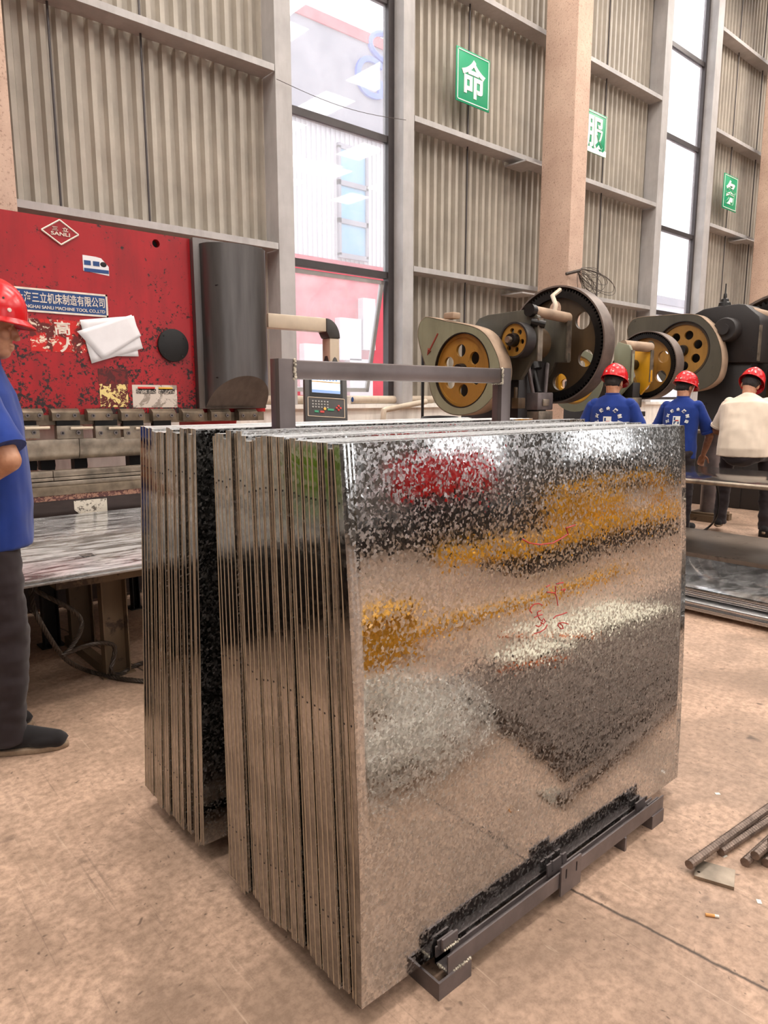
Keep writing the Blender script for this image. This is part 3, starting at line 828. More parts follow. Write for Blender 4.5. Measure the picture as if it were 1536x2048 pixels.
def put_tray(me, yb, yt, dx, dz, label, group):
    o = bpy.data.objects.new('galvanised_tray', me); COL.objects.link(o)
    o.location = (PX0 + dx, yb, 0.06 + dz); o.rotation_euler = (-math.atan2(yt - yb, PH), 0, 0)
    return tag(o, label, 'metal panel', group)
rj = random.Random(5)
NR, NL = 24, 17
front_tray = None
for i in range(NR):
    f = i / NR
    yb = 1.050 + 0.603 * f; yt = 1.112 + 0.540 * f
    if i == 0:
        front_tray = put_tray(TRAYF, yb, yt, 0, 0, 'large spangled zinc tray facing us, with red handwriting on its face', 'zinc trays in the near pack of the rack')
    else:
        lab = ('%s folded zinc tray counted back from the one with red handwriting' % ORD[i]) if i < NR - 1 else 'rearmost zinc tray of the near pack, bordering the black gap'
        put_tray(TRAY, yb + rj.uniform(-0.0016, 0.0016), yt + rj.uniform(-0.0016, 0.0016), rj.choice((-0.004, 0, 0, 0.003, 0.006, 0.010)) + rj.uniform(-0.002, 0.002), rj.choice((0, 0, 0.004, -0.008, 0.010, -0.012)) , lab, 'zinc trays in the near pack of the rack')
for i in range(NL):
    f = i / NL
    yb = 1.800 + 0.440 * f; yt = 1.736 + 0.371 * f
    lab = ('%s zinc tray behind the black gap in the far pack' % ORD[i]) if i < NL - 1 else 'last zinc tray of the far pack, nearest the press brake'
    put_tray(TRAY, yb + rj.uniform(-0.0016, 0.0016), yt + rj.uniform(-0.0016, 0.0016), rj.choice((-0.003, 0, 0, 0.004, 0.008)) + rj.uniform(-0.002, 0.002), rj.choice((0, 0.004, -0.006, 0.008)), lab, 'zinc trays in the far pack of the rack')
# red handwriting, drawn in the front tray's own face
inv = (Matrix.Translation((PX0, 1.050, 0.06)) @ Matrix.Rotation(-math.atan2(0.062, PH), 4, 'X')).inverted()
def on_tray(px, py):
    o = inv @ EYE; d = inv.to_3x3() @ ray(px, py); y = 0.0
    for _ in range(4):
        p = o + d * ((y - o.y) / d.y); t = min(1, max(0, p.z / PH)); y = 0.062 * (t * t - t)
    return Vector((p.x, y - 0.0008, p.z))
STROKES = [[(1084, 1210), (1077, 1207), (1068, 1208), (1061, 1214), (1059, 1221), (1063, 1226)],
           [(1081, 1221), (1074, 1224), (1075, 1232), (1079, 1239), (1085, 1243)], [(1068, 1235), (1076, 1231), (1084, 1229)],
           [(1083, 1242), (1087, 1237), (1090, 1243), (1086, 1248), (1081, 1244), (1082, 1250), (1077, 1253), (1071, 1251)],
           [(1094, 1249), (1089, 1258), (1079, 1264), (1068, 1267)], [(1106, 1237), (1111, 1232), (1122, 1229), (1133, 1225)],
           [(1136, 1248), (1126, 1245), (1116, 1246), (1115, 1251), (1121, 1257), (1126, 1257), (1124, 1251), (1118, 1246)],
           [(1092, 1174), (1099, 1170)], [(1112, 1168), (1120, 1166), (1126, 1165)], [(1110, 1172), (1111, 1180), (1110, 1186), (1093, 1184)], [(1122, 1180), (1130, 1178), (1127, 1184)],
           [(1110, 1187), (1113, 1196), (1115, 1211)],
           [(1044, 1078), (1058, 1086), (1080, 1089), (1105, 1086), (1122, 1077), (1136, 1068), (1132, 1056), (1150, 1050)]]
mb = MB()
for st in STROKES:
    pts = [on_tray(*q) for q in st]
    sm_ = []
    for a, b_ in zip(pts[:-1], pts[1:]):
        for t in (0, 0.33, 0.66): sm_.append(a.lerp(b_, t))
    sm_.append(pts[-1]); mb.tube(sm_, 0.0018, 5)
tag(mb.build('marker_writing', M['marker'], front_tray, local=True), 'red handwritten marks')

# ------------------------------------------------------------------ rack under and through the trays
rk = thing('stillage_rack', (1.58, 1.5, 0), 'welded dark steel rack with a lifting handle between the tray packs', 'rack')
pn = P(565, 858, y=1.69); pf = P(1000, 850, y=1.69)
ptop = P(566, 716, y=1.65).z
PW, PDY = 0.052, 0.044
for nm, px in (('post', pn.x - 0.022), ('post', pf.x - 0.022)):
    mb = MB().box(px, px + PW, 1.668, 1.668 + PDY, 0.05, ptop)
    mb.box(px - 0.0012, px, 1.684, 1.687, 0.05, ptop)
    mb.build(nm, M['tube'], rk, bevel=0.004)
zc1 = P(700, 724, y=1.66).z; zc0 = P(700, 760, y=1.66).z
MB().box(pn.x - 0.022 + PW + 0.001, pf.x - 0.023, 1.668, 1.668 + PDY, zc0, zc1).build('crossbar', M['tube'], rk, bevel=0.004)
for xw in (pn.x - 0.022 + PW, pf.x - 0.022):
    mb = MB(); rw = random.Random(int(xw * 100))
    for q in range(12): mb.ellipsoid((xw + rw.uniform(-0.002, 0.003), 1.668 + rw.uniform(-0.003, 0.001), zc0 + (zc1 - zc0) * q / 11), (0.005, 0.004, 0.0045), None, 8, 6)
    if xw > 1.5:
        for q in range(6): mb.ellipsoid((xw - 0.001, 1.666 + PDY * q / 5, zc0 - 0.001), (0.005, 0.005, 0.004), None, 8, 6)
    mb.build('weld', M['weld'], rk)
RX0, RX1 = P(884, 1930, y=1.02).x, P(1317, 1660, y=1.0).x + 0.02
RZ0, RZ1 = 0.046, 0.092
def channel(x0, x1, y0, y1, z0, z1, t=0.004):
    return MB().box(x0, x1, y0, y0 + t, z0, z1).box(x0, x1, y1 - t, y1, z0, z1).box(x0, x1, y0 + t, y1 - t, z0, z0 + t)
MB().box(RX0, RX1, 1.000, 1.004, RZ0, RZ1).box(RX0, RX1, 1.004, 1.040, RZ0, RZ0 + 0.004).box(RX0, RX1, 1.040, 1.044, RZ0, RZ1 - 0.028).box(RX0, RX0 + 0.05, 1.040, 1.044, RZ0, RZ1).build('rail', M['steel_dark'], rk)
channel(RX0, RX1, 2.262, 2.306, RZ0, RZ1).build('rail', M['steel_dark'], rk)
for x in (RX0 + 0.12, 1.56, RX1 - 0.18):
    MB().box(x, x + 0.04, 1.045, 2.262, 0.018, 0.058).build('cross_member', M['steel_dark'], rk, bevel=0.003)
def foot(x0, x1, y0, y1):
    return MB().box(x0, x1, y0, y0 + 0.006, 0, RZ0).box(x0, x0 + 0.006, y0 + 0.006, y1, 0, RZ0)
foot(1.045, 1.158, 0.994, 1.12).build('foot', M['steel_dark'], rk)
foot(1.045, 1.158, 2.18, 2.30).build('foot', M['steel_dark'], rk)
fx = P(1270, 1712, z=0).x
foot(fx - 0.006, fx + 0.004, 0.996, 1.12).build('foot', M['steel_dark'], rk)
foot(RX1 - 0.075, RX1, 0.996, 1.12).build('foot', M['steel_dark'], rk)
foot(RX1 - 0.075, RX1, 2.18, 2.30).build('foot', M['steel_dark'], rk)
def bead(pts, r=0.0045):
    mb = MB(); rw = random.Random(len(pts))
    for a, b_ in zip(pts[:-1], pts[1:]):
        a, b_ = Vector(a), Vector(b_); n = max(2, int((b_ - a).length / 0.006))
        for q in range(n + 1): mb.ellipsoid(a.lerp(b_, q / n) + Vector((rw.uniform(-.001, .001), rw.uniform(-.001, .001), rw.uniform(-.001, .001))), (r * rw.uniform(0.8, 1.2),) * 3, None, 8, 6)
    mb.build('weld', M['weld'], rk)
bead([(1.10, 0.998, RZ0), (1.156, 0.998, RZ0)]); bead([(RX0 + 0.002, 1.008, RZ0 + 0.002), (RX0 + 0.002, 1.034, RZ0 + 0.002)])
# holding clips: pairs of upright plates, the middle pair slotted
def clip(x0, x1, y, z0, z1, tilt, slots=False, label=None):
    wdt, hgt = x1 - x0, z1 - z0
    outl = [[(0, 0), (wdt, 0), (wdt, hgt), (0, hgt)]]
    if slots:
        for cx in (wdt * 0.24, wdt * 0.76):
            outl.append([(cx + 0.0035 * math.cos(a), hgt * 0.68 + 0.012 * (1 if math.sin(a) > 0 else -1) + 0.0035 * math.sin(a)) for a in [2 * PI * q / 16 + 0.01 for q in range(16)]])
    mb = MB(); mb.flat(outl, 0.005, Matrix.Translation((x0, y, z0)) @ Matrix.Rotation(PI / 2 + tilt, 4, 'X'))
    mb.build('clip_plate', M['steel_dark'], rk)
def zat(px, py, y): return P(px, py, y=y).z
cx0, cx1 = P(882, 1900, y=1.03).x, P(912, 1890, y=1.03).x
clip(cx0, cx1, 1.026, RZ1 - 0.004, zat(898, 1872, 1.025), -0.02)
clip(cx0, cx1, 1.038, RZ1 - 0.01, zat(893, 1866, 1.045), -0.16)
bead([(cx0 + 0.003, 1.020, RZ1), (cx1, 1.020, RZ1)], 0.004)
mx0, mx1 = P(1119, 1780, y=0.998).x, P(1158, 1760, y=0.998).x
clip(mx0, mx1, 0.996, 0.022, zat(1138, 1724, 0.996), 0.0, True)
clip(mx0 - 0.005, mx1 - 0.01, 1.036, RZ1 - 0.03, zat(1118, 1716, 1.036), -0.10, True)
ex0, ex1 = P(1300, 1620, y=1.0).x, P(1317, 1612, y=1.0).x
clip(ex0, ex1 + 0.01, 1.01, RZ1 - 0.03, zat(1308, 1606, 1.0), 0.0)
clip(ex0 - 0.02, ex1 - 0.02, 1.038, RZ1 - 0.03, zat(1293, 1598, 1.03), -0.10)
# ------------------------------------------------------------------ press brake
BY = 5.0
def B(px, py, y=BY): return P(px, py, y=y)
br = thing('press_brake', (1.55, 5.6, 0), 'red hydraulic press brake with worn paint and a grey cylinder cover', 'machine')
RT = 2.55; RB = 1.285
hx = B(378, 480).x
ram = MB(); 
ram.flat([[(-0.10, RB), (hx + 0.05, RB), (hx + 0.05, RT), (-0.10, RT)], circ(B(312, 487).x, B(312, 487).z, 0.028, 20)], 0.05, basis((0, BY + 0.025, 0), (1, 0, 0), (0, 0, 1)))
ram.build('ram_plate', M['red'], br)
MB().cyl((B(312, 487).x, BY + 0.05, B(312, 487).z), (B(312, 487).x, BY + 0.06, B(312, 487).z), 0.03, 16).build('lifting_hole', M['black'], br)
# red side panel with a rounded shoulder right of the cover
xr = B(529, 640).x; zs_ = B(520, 511).z
pts = [(hx + 0.05, RB), (xr, RB), (xr, zs_ - 0.10)] + [(xr - 0.10 + 0.10 * math.cos(a), zs_ - 0.10 + 0.10 * math.sin(a)) for a in [PI / 2 * q / 8 for q in range(1, 9)]] + [(hx + 0.05, zs_)]
MB().prism(pts, 'y', BY + 0.02, BY + 0.06).build('side_panel', M['red_clean'], br, bevel=0.006)
for x0 in (-0.06, xr - 0.09):
    poly = [(5.10, 1.0), (5.10, 0.35), (5.0, 0.0), (6.45, 0.0), (6.45, 2.35), (5.2, 2.35), (5.07, 2.2), (5.07, 1.30), (5.45, 1.24), (5.5, 1.1), (5.45, 1.0)]
    MB().prism(poly, 'x', x0, x0 + 0.07).build('side_frame', M['red_clean'], br)
MB().box(-0.02, xr - 0.02, 5.9, 6.3, 1.9, 2.3).build('oil_tank', M['red_clean'], br, bevel=0.01)
# cylinder cover
x0, x1 = B(379, 500).x, B(514, 560).x
MB().box(x0, x1 + 0.02, BY - 0.055, BY + 0.0, RB + 0.03, B(380, 478).z + 0.005).build('cover_back', M['hood'], br, bevel=0.004)
cx = (x0 + x1) / 2 + 0.03; rx = (x1 - x0) / 2 - 0.02
mb = MB(); prof = [(cx + rx * math.cos(a), BY - 0.05 - 0.20 * abs(math.sin(a)) ** 0.8) for a in [PI + PI * q / 40 for q in range(41)]]
mb.prism(prof, 'z', RB + 0.02, B(440, 482, BY - 0.15).z - 0.02)
mb.bisect((0, BY - 0.05, RB + 0.03), Vector((0, -0.26, -0.21)))
o = mb.build('cylinder_cover', M['hood'], br)
for f in o.data.polygons: f.use_smooth = len(f.vertices) == 4 and abs(f.normal.z) < 0.2
mb = MB()
for px, py in ((434, 570), (436, 755)): 
    q = P(px, py, y=BY - 0.24); mb.cyl((q.x, BY - 0.25, q.z), (q.x, BY - 0.22, q.z), 0.006, 8)
mb.build('cover_screw', M['black'], br)
# round blanking disc
c = B(345, 691)
mb = MB().cyl((c.x, BY - 0.022, c.z), (c.x, BY, c.z), 0.118, 48)
o = mb.build('round_cover', M['black'], br, bevel=0.003)
mb = MB()
for a in (0.6, 2.4, 3.9, 5.4):
    mb.cyl((c.x + 0.098 * math.cos(a), BY - 0.026, c.z + 0.098 * math.sin(a)), (c.x + 0.098 * math.cos(a), BY - 0.02, c.z + 0.098 * math.sin(a)), 0.007, 8)
mb.build('cover_bolt', M['grease'], br)
# diamond badge
c = (B(82, 462) + B(156, 468)) / 2; hw = (B(156, 468).x - B(82, 462).x) / 2; hh = (B(120, 439).z - B(121, 488).z) / 2
dm = MB().prism([(c.x - hw, c.z), (c.x, c.z - hh), (c.x + hw, c.z), (c.x, c.z + hh)], 'y', BY - 0.008, BY).build('badge', simple('dark_red_enamel', C(150, 20, 30), 0.4), br)
mb = MB()
q4 = [(c.x - hw, c.z), (c.x, c.z - hh), (c.x + hw, c.z), (c.x, c.z + hh)]
for k in range(4): mb.cyl((q4[k][0], BY - 0.009, q4[k][1]), (q4[(k + 1) % 4][0], BY - 0.009, q4[(k + 1) % 4][1]), 0.0055, 6)
mb.build('badge_rim', M['lettering'], dm)
mb = MB(); text_mb(mb, 'SANLI', hw * 1.02, hh * 0.30, basis((c.x, BY - 0.011, c.z - hh * 0.14), (1, 0, 0), (0, 0, 1)), 0.004, 0.015)
text_mb(mb, '三  立', hw * 0.86, hh * 0.34, basis((c.x, BY - 0.011, c.z + hh * 0.27), (1, 0, 0), (0, 0, 1)), 0.004, 0.012)
mb.build('badge_lettering', M['lettering'], dm)
# blue maker's plate
xr_ = B(214, 600).x; xl_ = B(24, 590).x; zt_ = B(214, 590).z; zb_ = B(215, 635).z
bp = MB().box(xl_, xr_, BY - 0.006, BY, zb_, zt_).build('maker_plate', M['plate_blue'], br)
mb = MB(); e = 0.012
for b in ((xl_, xr_, zt_ - e, zt_), (xl_, xr_, zb_, zb_ + e), (xl_, xl_ + e, zb_, zt_), (xr_ - e, xr_, zb_, zt_)): mb.box(b[0], b[1], BY - 0.008, BY - 0.005, b[2], b[3])
mb.build('plate_border', M['lettering'], bp)
ph = zt_ - zb_; pw = xr_ - xl_
mb = MB(); text_mb(mb, '上海三立机床制造有限公司', pw * 0.93, ph * 0.44, basis(((xl_ + xr_) / 2, BY - 0.008, zb_ + ph * 0.62), (1, 0, 0), (0, 0, 1)), 0.003, 0.008)
text_mb(mb, 'SHANGHAI SANLI MACHINE TOOL CO.,LTD', pw * 0.93, ph * 0.16, basis(((xl_ + xr_) / 2, BY - 0.008, zb_ + ph * 0.22), (1, 0, 0), (0, 0, 1)), 0.003, 0.012)
mb.build('plate_lettering', M['lettering'], bp)
# stickers
def rect_on_ram(name, pxl, pxr, pyt, pyb, mat, label=None, poly=None, t=0.002, y=BY):
    A = B((pxl + pxr) / 2, pyt, y); D = B((pxl + pxr) / 2, pyb, y); x0 = B(pxl, (pyt + pyb) / 2, y).x; x1 = B(pxr, (pyt + pyb) / 2, y).x
    pl = poly or [(0, 0), (1, 0), (1, 1), (0, 1)]
    o = MB().prism([(x0 + (x1 - x0) * a, D.z + (A.z - D.z) * b) for a, b in pl], 'y', y - t, y).build(name, mat, br)
    return tag(o, label) if label else o, x0, x1, D.z, A.z
st, x0, x1, z0, z1 = rect_on_ram('sticker', 166, 217, 513, 549, M['paper'], 'small torn white and blue sticker', [(0, 0.14), (1, 0), (1, 0.5), (0.72, 0.93), (0.5, 0.98), (0, 1)])
mb = MB().box(x0 + 0.005, x1 - 0.002, BY - 0.004, BY - 0.001, z0 + 0.012, z0 + 0.035)
for u in (0.02, 0.36): mb.box(x0 + (x1 - x0) * u + 0.004, x0 + (x1 - x0) * (u + 0.28), BY - 0.004, BY - 0.001, z0 + 0.055, z0 + 0.085)
mb.build('sticker_print', M['plate_blue'], st)
MB().ellipsoid((x1 - 0.035, BY - 0.002, z0 + 0.07), (0.022, 0.002, 0.017)).build('sticker_picture', M['black'], st)
rect_on_ram('torn_warning_sign', 60, 178, 640, 704, torn_sticker('torn_red_notice', C(226, 208, 186), C(96, 26, 24), 0.56, 16, C(196, 30, 26)), 'torn red and white notice')
A = B(124, 650); 
mb = MB(); text_mb(mb, '高', 0.10, 0.09, basis((A.x, BY - 0.004, A.z - 0.02), (1, 0, 0), (0, 0, 1)), 0.003, 0.02)
text_mb(mb, '人', 0.11, 0.10, basis((B(136, 690).x, BY - 0.004, B(136, 690).z), (1, 0, 0), (0, 0, 1)), 0.003, 0.03)
mb.build('notice_lettering', M['lettering'], br)
rect_on_ram('scraped_label', 200, 256, 768, 814, torn_sticker('scraped_yellow_label', C(226, 200, 130), C(90, 24, 22), 0.50, 22), 'scraped yellow label')
rect_on_ram('scraped_patch', 196, 256, 738, 768, torn_sticker('scraped_red_patch', C(110, 26, 26), C(74, 24, 24), 0.5, 20))
lb, x0, x1, z0, z1 = rect_on_ram('instruction_label', 265, 354, 770, 815, torn_sticker('dirty_grey_label', C(206, 192, 180), C(150, 136, 124), 0.44, 12), 'grey instruction label with red and yellow headers')
MB().box(x0 + (x1 - x0) * 0.12, x0 + (x1 - x0) * 0.5, BY - 0.004, BY - 0.001, z1 - 0.035, z1 - 0.014).build('label_header', M['btn_red'], lb)
MB().box(x0 + (x1 - x0) * 0.58, x0 + (x1 - x0) * 0.9, BY - 0.004, BY - 0.001, z1 - 0.035, z1 - 0.016).build('label_header', M['btn_yellow'], lb)
MB().box(x0 + (x1 - x0) * 0.08, x0 + (x1 - x0) * 0.52, BY - 0.004, BY - 0.001, z0 + 0.10, z0 + 0.135).box(x0 + (x1 - x0) * 0.58, x0 + (x1 - x0) * 0.95, BY - 0.004, BY - 0.001, z0 + 0.10, z0 + 0.135).build('label_print', torn_sticker('smudged_print', C(60, 54, 50), C(180, 168, 156), 0.46, 60), lb)
# tooling
TY = 4.97
T = lambda px, py, y=TY: P(px, py, y=y)
z_cl0 = T(210, 856).z
MB().box(-0.1, T(530, 820).x, TY + 0.02, TY + 0.09, T(210, 848).z, RB).build('clamp_bar', M['steel_tan'], br)
blocks = [(-20, 18), (46, 87), (104, 160), (176, 226), (243, 290), (306, 352), (366, 409), (423, 462), (478, 516)]
for a, b_ in blocks:
    xa, xb = T(a, 830, TY - 0.05).x, T(b_, 830, TY - 0.05).x; z1 = T((a + b_) / 2, 821, TY - 0.05).z; z0 = T((a + b_) / 2, 841, TY - 0.05).z
    cb = MB().prism([(TY - 0.02, z1 + 0.012), (TY - 0.05, z1 - 0.012), (TY - 0.05, z0), (TY + 0.02, z0), (TY + 0.02, z1 + 0.012)], 'x', xa, xb).build('clamp_block', M['steel_tan'], br, bevel=0.002)
    for u in (0.2, 0.8):
        x = xa + (xb - xa) * u; z = (z0 + z1) / 2
        m2 = MB().cyl((x, TY - 0.058, z), (x, TY - 0.05, z), 0.013, 14); m2.mat(1).cyl((x, TY - 0.0586, z), (x, TY - 0.057, z), 0.007, 6)
        m2.build('bolt', [M['steel_dark'], M['black']], cb)
lowb = [(16, 77), (111, 164), (188, 238), (244, 290), (305, 345)]
for a, b_ in lowb:
    xa, xb = T(a, 864).x, T(b_, 864).x; z1 = T((a + b_) / 2, 851).z; z0 = T((a + b_) / 2, 877).z
    hb = MB().box(xa, xb, TY - 0.03, TY + 0.03, z0, z1).build('punch_holder', M['steel'], br, bevel=0.003)
    MB().box(xa + 0.01, xb - 0.01, TY - 0.005, TY + 0.045, z1, T(200, 840).z).build('holder_neck', M['black'], hb)
    for u in (0.2, 0.8):
        x = xa + (xb - xa) * u; z = z0 + (z1 - z0) * 0.45
        m2 = MB().cyl((x, TY - 0.038, z), (x, TY - 0.03, z), 0.014, 14); m2.mat(1).cyl((x, TY - 0.0386, z), (x, TY - 0.037, z), 0.008, 6)
        m2.build('bolt', [M['steel_dark'], M['black']], hb)
    MB().cyl((xa + (xb - xa) * 0.5, TY - 0.04, z0 + (z1 - z0) * 0.8), (xb + 0.06, TY - 0.04, z0 + (z1 - z0) * 0.8), 0.010, 8).build('locking_pin', M['cream_tube'], hb)
z1 = T(160, 877).z; z0 = T(160, 917).z
segs = [(-0.15, T(156.5, 900).x), (T(157.5, 900).x, T(330, 900).x), (T(331, 900).x, 3.0)]
for xa, xb in segs:
    MB().prism([(TY - 0.028, z1), (TY - 0.028, z0 + 0.05), (TY + 0.0, z0), (TY + 0.015, z0), (TY + 0.03, z0 + 0.05), (TY + 0.03, z1)], 'x', xa, xb).build('punch', M['steel'], br, bevel=0.002)
for a, b_ in ((46, 72), (78, 108), (145, 172), (255, 285), (330, 360)):
    MB().prism([(T(a, 920, 5.4).x, T(a, 940, 5.4).z), (T(b_ - 3, 920, 5.4).x, T(b_, 940, 5.4).z), (T(b_, 930, 5.4).x, T(b_, 930, 5.4).z), (T(b_ - 2, 918, 5.4).x, T(b_, 905, 5.4).z), (T(a, 918, 5.4).x, T(a, 905, 5.4).z)], 'y', 5.36, 5.44).build('back_gauge_finger', M['black'], br)
DY = 4.88
D_ = lambda px, py: P(px, py, y=DY)
za, zb, zc, zd, ze, zf = D_(170, 938).z, D_(170, 950).z, D_(170, 957).z, D_(170, 968).z, D_(170, 985).z, 0.0
for xa, xb in ((-0.15, D_(106, 950).x), (D_(107, 950).x, 3.0)):
    MB().box(xa, xb, DY, DY + 0.07, zb, za).box(xa, xb, DY - 0.006, DY + 0.07, zc, zb - 0.004).build('die', M['steel'], br, bevel=0.003)
MB().box(-0.12, 3.02, DY - 0.012, DY + 0.09, zd, zc - 0.006).build('die_holder', M['steel'], br, bevel=0.003)
MB().box(-0.12, 3.02, DY - 0.03, DY + 0.09, ze, zd).build('die_base', M['steel_tan'], br, bevel=0.003)
MB().box(-0.12, 3.02, DY - 0.02, DY + 0.10, 0.02, ze).build('bed_plate', M['bed'], br)
MB().box(-0.12, 3.02, DY - 0.024, DY - 0.019, ze - 0.035, ze).build('worn_edge', torn_sticker('chipped_edge_paint', C(150, 110, 90), C(84, 48, 44), 0.5, 40), br)
x0, x1 = P(148, 1010, y=DY - 0.02).x, P(214, 1010, y=DY - 0.02).x; z1 = P(180, 999, y=DY - 0.02).z; z0 = P(180, 1040, y=DY - 0.02).z
o = MB().prism([(x0 + 0.03, z0), (x1, z0), (x1, z1), (x0, z1), (x0, z1 - 0.06), (x0 + 0.03, z1 - 0.09)], 'y', DY - 0.0225, DY - 0.0195).build('bed_sticker', torn_sticker('speckled_white_sticker', C(206, 196, 180), C(96, 86, 76), 0.42, 40), br)
tag(o, 'speckled white sticker')
# pendant arm and control panel
az1, az0 = P(585, 632, y=5.0).z, P(585, 660, y=5.0).z; ax = P(645, 650, y=5.0).x; ah = (az1 - az0)
ys = 5.0
arm = MB().box(xr, ax, ys - ah / 2, ys + ah / 2, az0, az1).build('pendant_arm', M['cream_tube'], br, bevel=0.008)
cz = az0 - 0.02
mb = MB(); pts = [(ax, az1)] + [(ax + (ah + 0.03) * math.sin(a), cz - 0.03 + (az1 - cz + 0.03) * math.cos(a)) for a in [PI / 2 * q / 8 for q in range(1, 9)]] + [(ax + 0.03, cz - 0.03), (ax, az0)]
mb.prism(pts, 'y', ys - ah / 2 - 0.006, ys + ah / 2 + 0.006).build('elbow', M['pendant'], arm, bevel=0.006)
dz = P(650, 712, y=5.0).z
MB().box(ax + 0.035, ax + 0.025 + ah, ys - ah / 2, ys + ah / 2, dz - 0.16, cz - 0.03).build('drop_tube', M['cream_tube'], arm, bevel=0.008)
MB().cyl((ax + 0.03 + ah / 2, ys, dz - 0.10), (ax + 0.03 + ah / 2, ys, dz - 0.0), 0.075, 20, 0.055).build('swivel', M['pendant'], arm)
pc = P(651, 800, y=5.0)
pm = Matrix.Translation(pc) @ Matrix.Rotation(math.radians(-24), 4, 'Z') @ Matrix.Rotation(math.radians(-20), 4, 'X') @ Matrix.Rotation(math.radians(4), 4, 'Y')
k_ = 5.9 / FPX
W_, H0 = 90 * k_ / 2, 0.32
pan = MB().box(-W_, W_, -0.03, 0.05, -H0, H0, pm).build('control_panel', M['pendant'], br, bevel=0.01)
MB().box(-W_ * 0.78, W_ * 0.78, -0.034, -0.029, 0.02, H0 * 0.92, pm).build('screen_bezel', M['black'], pan)
MB().box(-W_ * 0.66, W_ * 0.66, -0.038, -0.033, 0.05, H0 * 0.84, pm).build('screen', M['screen'], pan)
mb = MB().box(-W_ * 0.66, W_ * 0.66, -0.040, -0.037, 0.05, 0.075, pm)
for q in range(8): mb.box(-W_ * 0.6 + q * W_ * 0.15, -W_ * 0.6 + q * W_ * 0.15 + 0.014, -0.040, -0.037, 0.165, 0.185, pm)
mb.build('screen_bar', M['screen_bar'], pan)
mb = MB().box(-W_ * 0.66, W_ * 0.66, -0.040, -0.037, 0.146, 0.154, pm); mb.build('screen_row', M['btn_yellow'], pan)
mb = MB(); kp = [(-W_ * 0.85, 0.005), (W_ * 0.85, 0.005), (W_ * 0.85, -0.165), (-W_ * 0.85, -0.165)]
for q in range(4): mb.cyl(pm @ Vector((kp[q][0], -0.032, kp[q][1])), pm @ Vector((kp[(q + 1) % 4][0], -0.032, kp[(q + 1) % 4][1])), 0.004, 6)
mb.build('keypad_rim', M['cream_tube'], pan)
mb = MB()
for r_ in range(3):
    for q in range(6): mb.box(-W_ * 0.66 + q * 0.026, -W_ * 0.66 + q * 0.026 + 0.013, -0.036, -0.029, -0.035 - r_ * 0.026, -0.022 - r_ * 0.026, pm)
mb.build('key', M['btn_grey'], pan)
def button(u, v, r, mat, name='button'):
    MB().cyl(pm @ Vector((u, -0.03, v)), pm @ Vector((u, -0.042, v)), r, 14).build(name, M[mat], pan)
for u, v in ((0.09, -0.08), (0.125, -0.08), (0.1075, -0.062), (0.1075, -0.098)): button(u, v, 0.009, 'btn_red')
button(-0.015, -0.095, 0.012, 'btn_yellow')
for b in ((-0.105, -0.07, -0.13, -0.112, 'btn_green'), (-0.055, -0.02, -0.13, -0.112, 'btn_red'), (0.01, 0.065, -0.108, -0.09, 'btn_green')):
    MB().box(b[0], b[1], -0.037, -0.029, b[2], b[3], pm).build('button', M[b[4]], pan)
for u, m_ in ((-0.11, 'black'), (-0.055, 'btn_green'), (0.0, 'btn_red'), (0.05, 'black'), (0.11, 'cream_tube')): button(u, -0.225, 0.017, m_, 'knob')
# sheets of paper stuck on the ram
def sheet(name, corners, y, label, curl=None):
    mb = MB(); n = 8
    cs = [B(*c) for c in corners]
    g = []
    for i in range(n + 1):
        row = []
        for j in range(n + 1):
            u, v = i / n, j / n
            p = (cs[0] * (1 - u) + cs[1] * u) * (1 - v) + (cs[3] * (1 - u) + cs[2] * u) * v
            yy = y - 0.005 * (math.sin(u * 2.5) * v) - (0.02 * max(0, v - 0.55) * (1 - u) if curl else 0)
            row.append(mb.bm.verts.new((p.x, yy, p.z)))
        g.append(row)
    for i in range(n):
        for j in range(n): mb.bm.faces.new((g[i][j], g[i + 1][j], g[i + 1][j + 1], g[i][j + 1])).smooth = True
    o = mb.build(name, M['paper']); md = o.modifiers.new('t', 'SOLIDIFY'); md.thickness = 0.0006
    return tag(o, label, 'paper', 'papers stuck on the red machine')
sheet('paper_sheet', [(168, 640), (268, 648), (276, 713), (178, 712)], BY - 0.008, 'white paper sheet at the bottom of the batch, its corner peeping out below')
sheet('paper_sheet', [(158, 640), (266, 632), (284, 697), (182, 727)], BY - 0.013, 'crooked white paper sheet between two others on the red ram')
sheet('paper_sheet', [(152, 663), (261, 630), (280, 672), (203, 719)], BY - 0.017, 'topmost curled white paper sheet on the red ram', True)
# ------------------------------------------------------------------ low table of sheets before the press brake
TZ = 0.635
ty0 = P(277, 1128, z=TZ).y
tb = thing('sheet_trestle', (1.6, 4.0, 0), 'rusty angle-steel trestle carrying stained sheets before the red machine', 'trestle')
MB().box(0.9, 2.5, ty0 + 0.10, ty0 + 0.16, 0.55, 0.602).box(0.9, 2.5, 4.5, 4.56, 0.55, 0.602).box(0.9, 0.96, ty0 + 0.16, 4.5, 0.55, 0.602).box(2.44, 2.5, ty0 + 0.16, 4.5, 0.55, 0.602).build('top_frame', M['rust'], tb)
def uleg(px0, px1, pyb, mat, w=0.10):
    q = P((px0 + px1) / 2, pyb, z=0); a = P(px0, pyb, y=q.y).x; b_ = P(px1, pyb, y=q.y).x
    mb = MB().box(a, b_, q.y, q.y + 0.006, 0, 0.55).box(a, a + 0.006, q.y - 0.05, q.y, 0, 0.55).box(b_ - 0.006, b_, q.y - 0.05, q.y, 0, 0.55).box(a - 0.02, b_ + 0.02, q.y - 0.06, q.y + 0.05, 0, 0.008)
    return mb.build('leg', M[mat], tb)
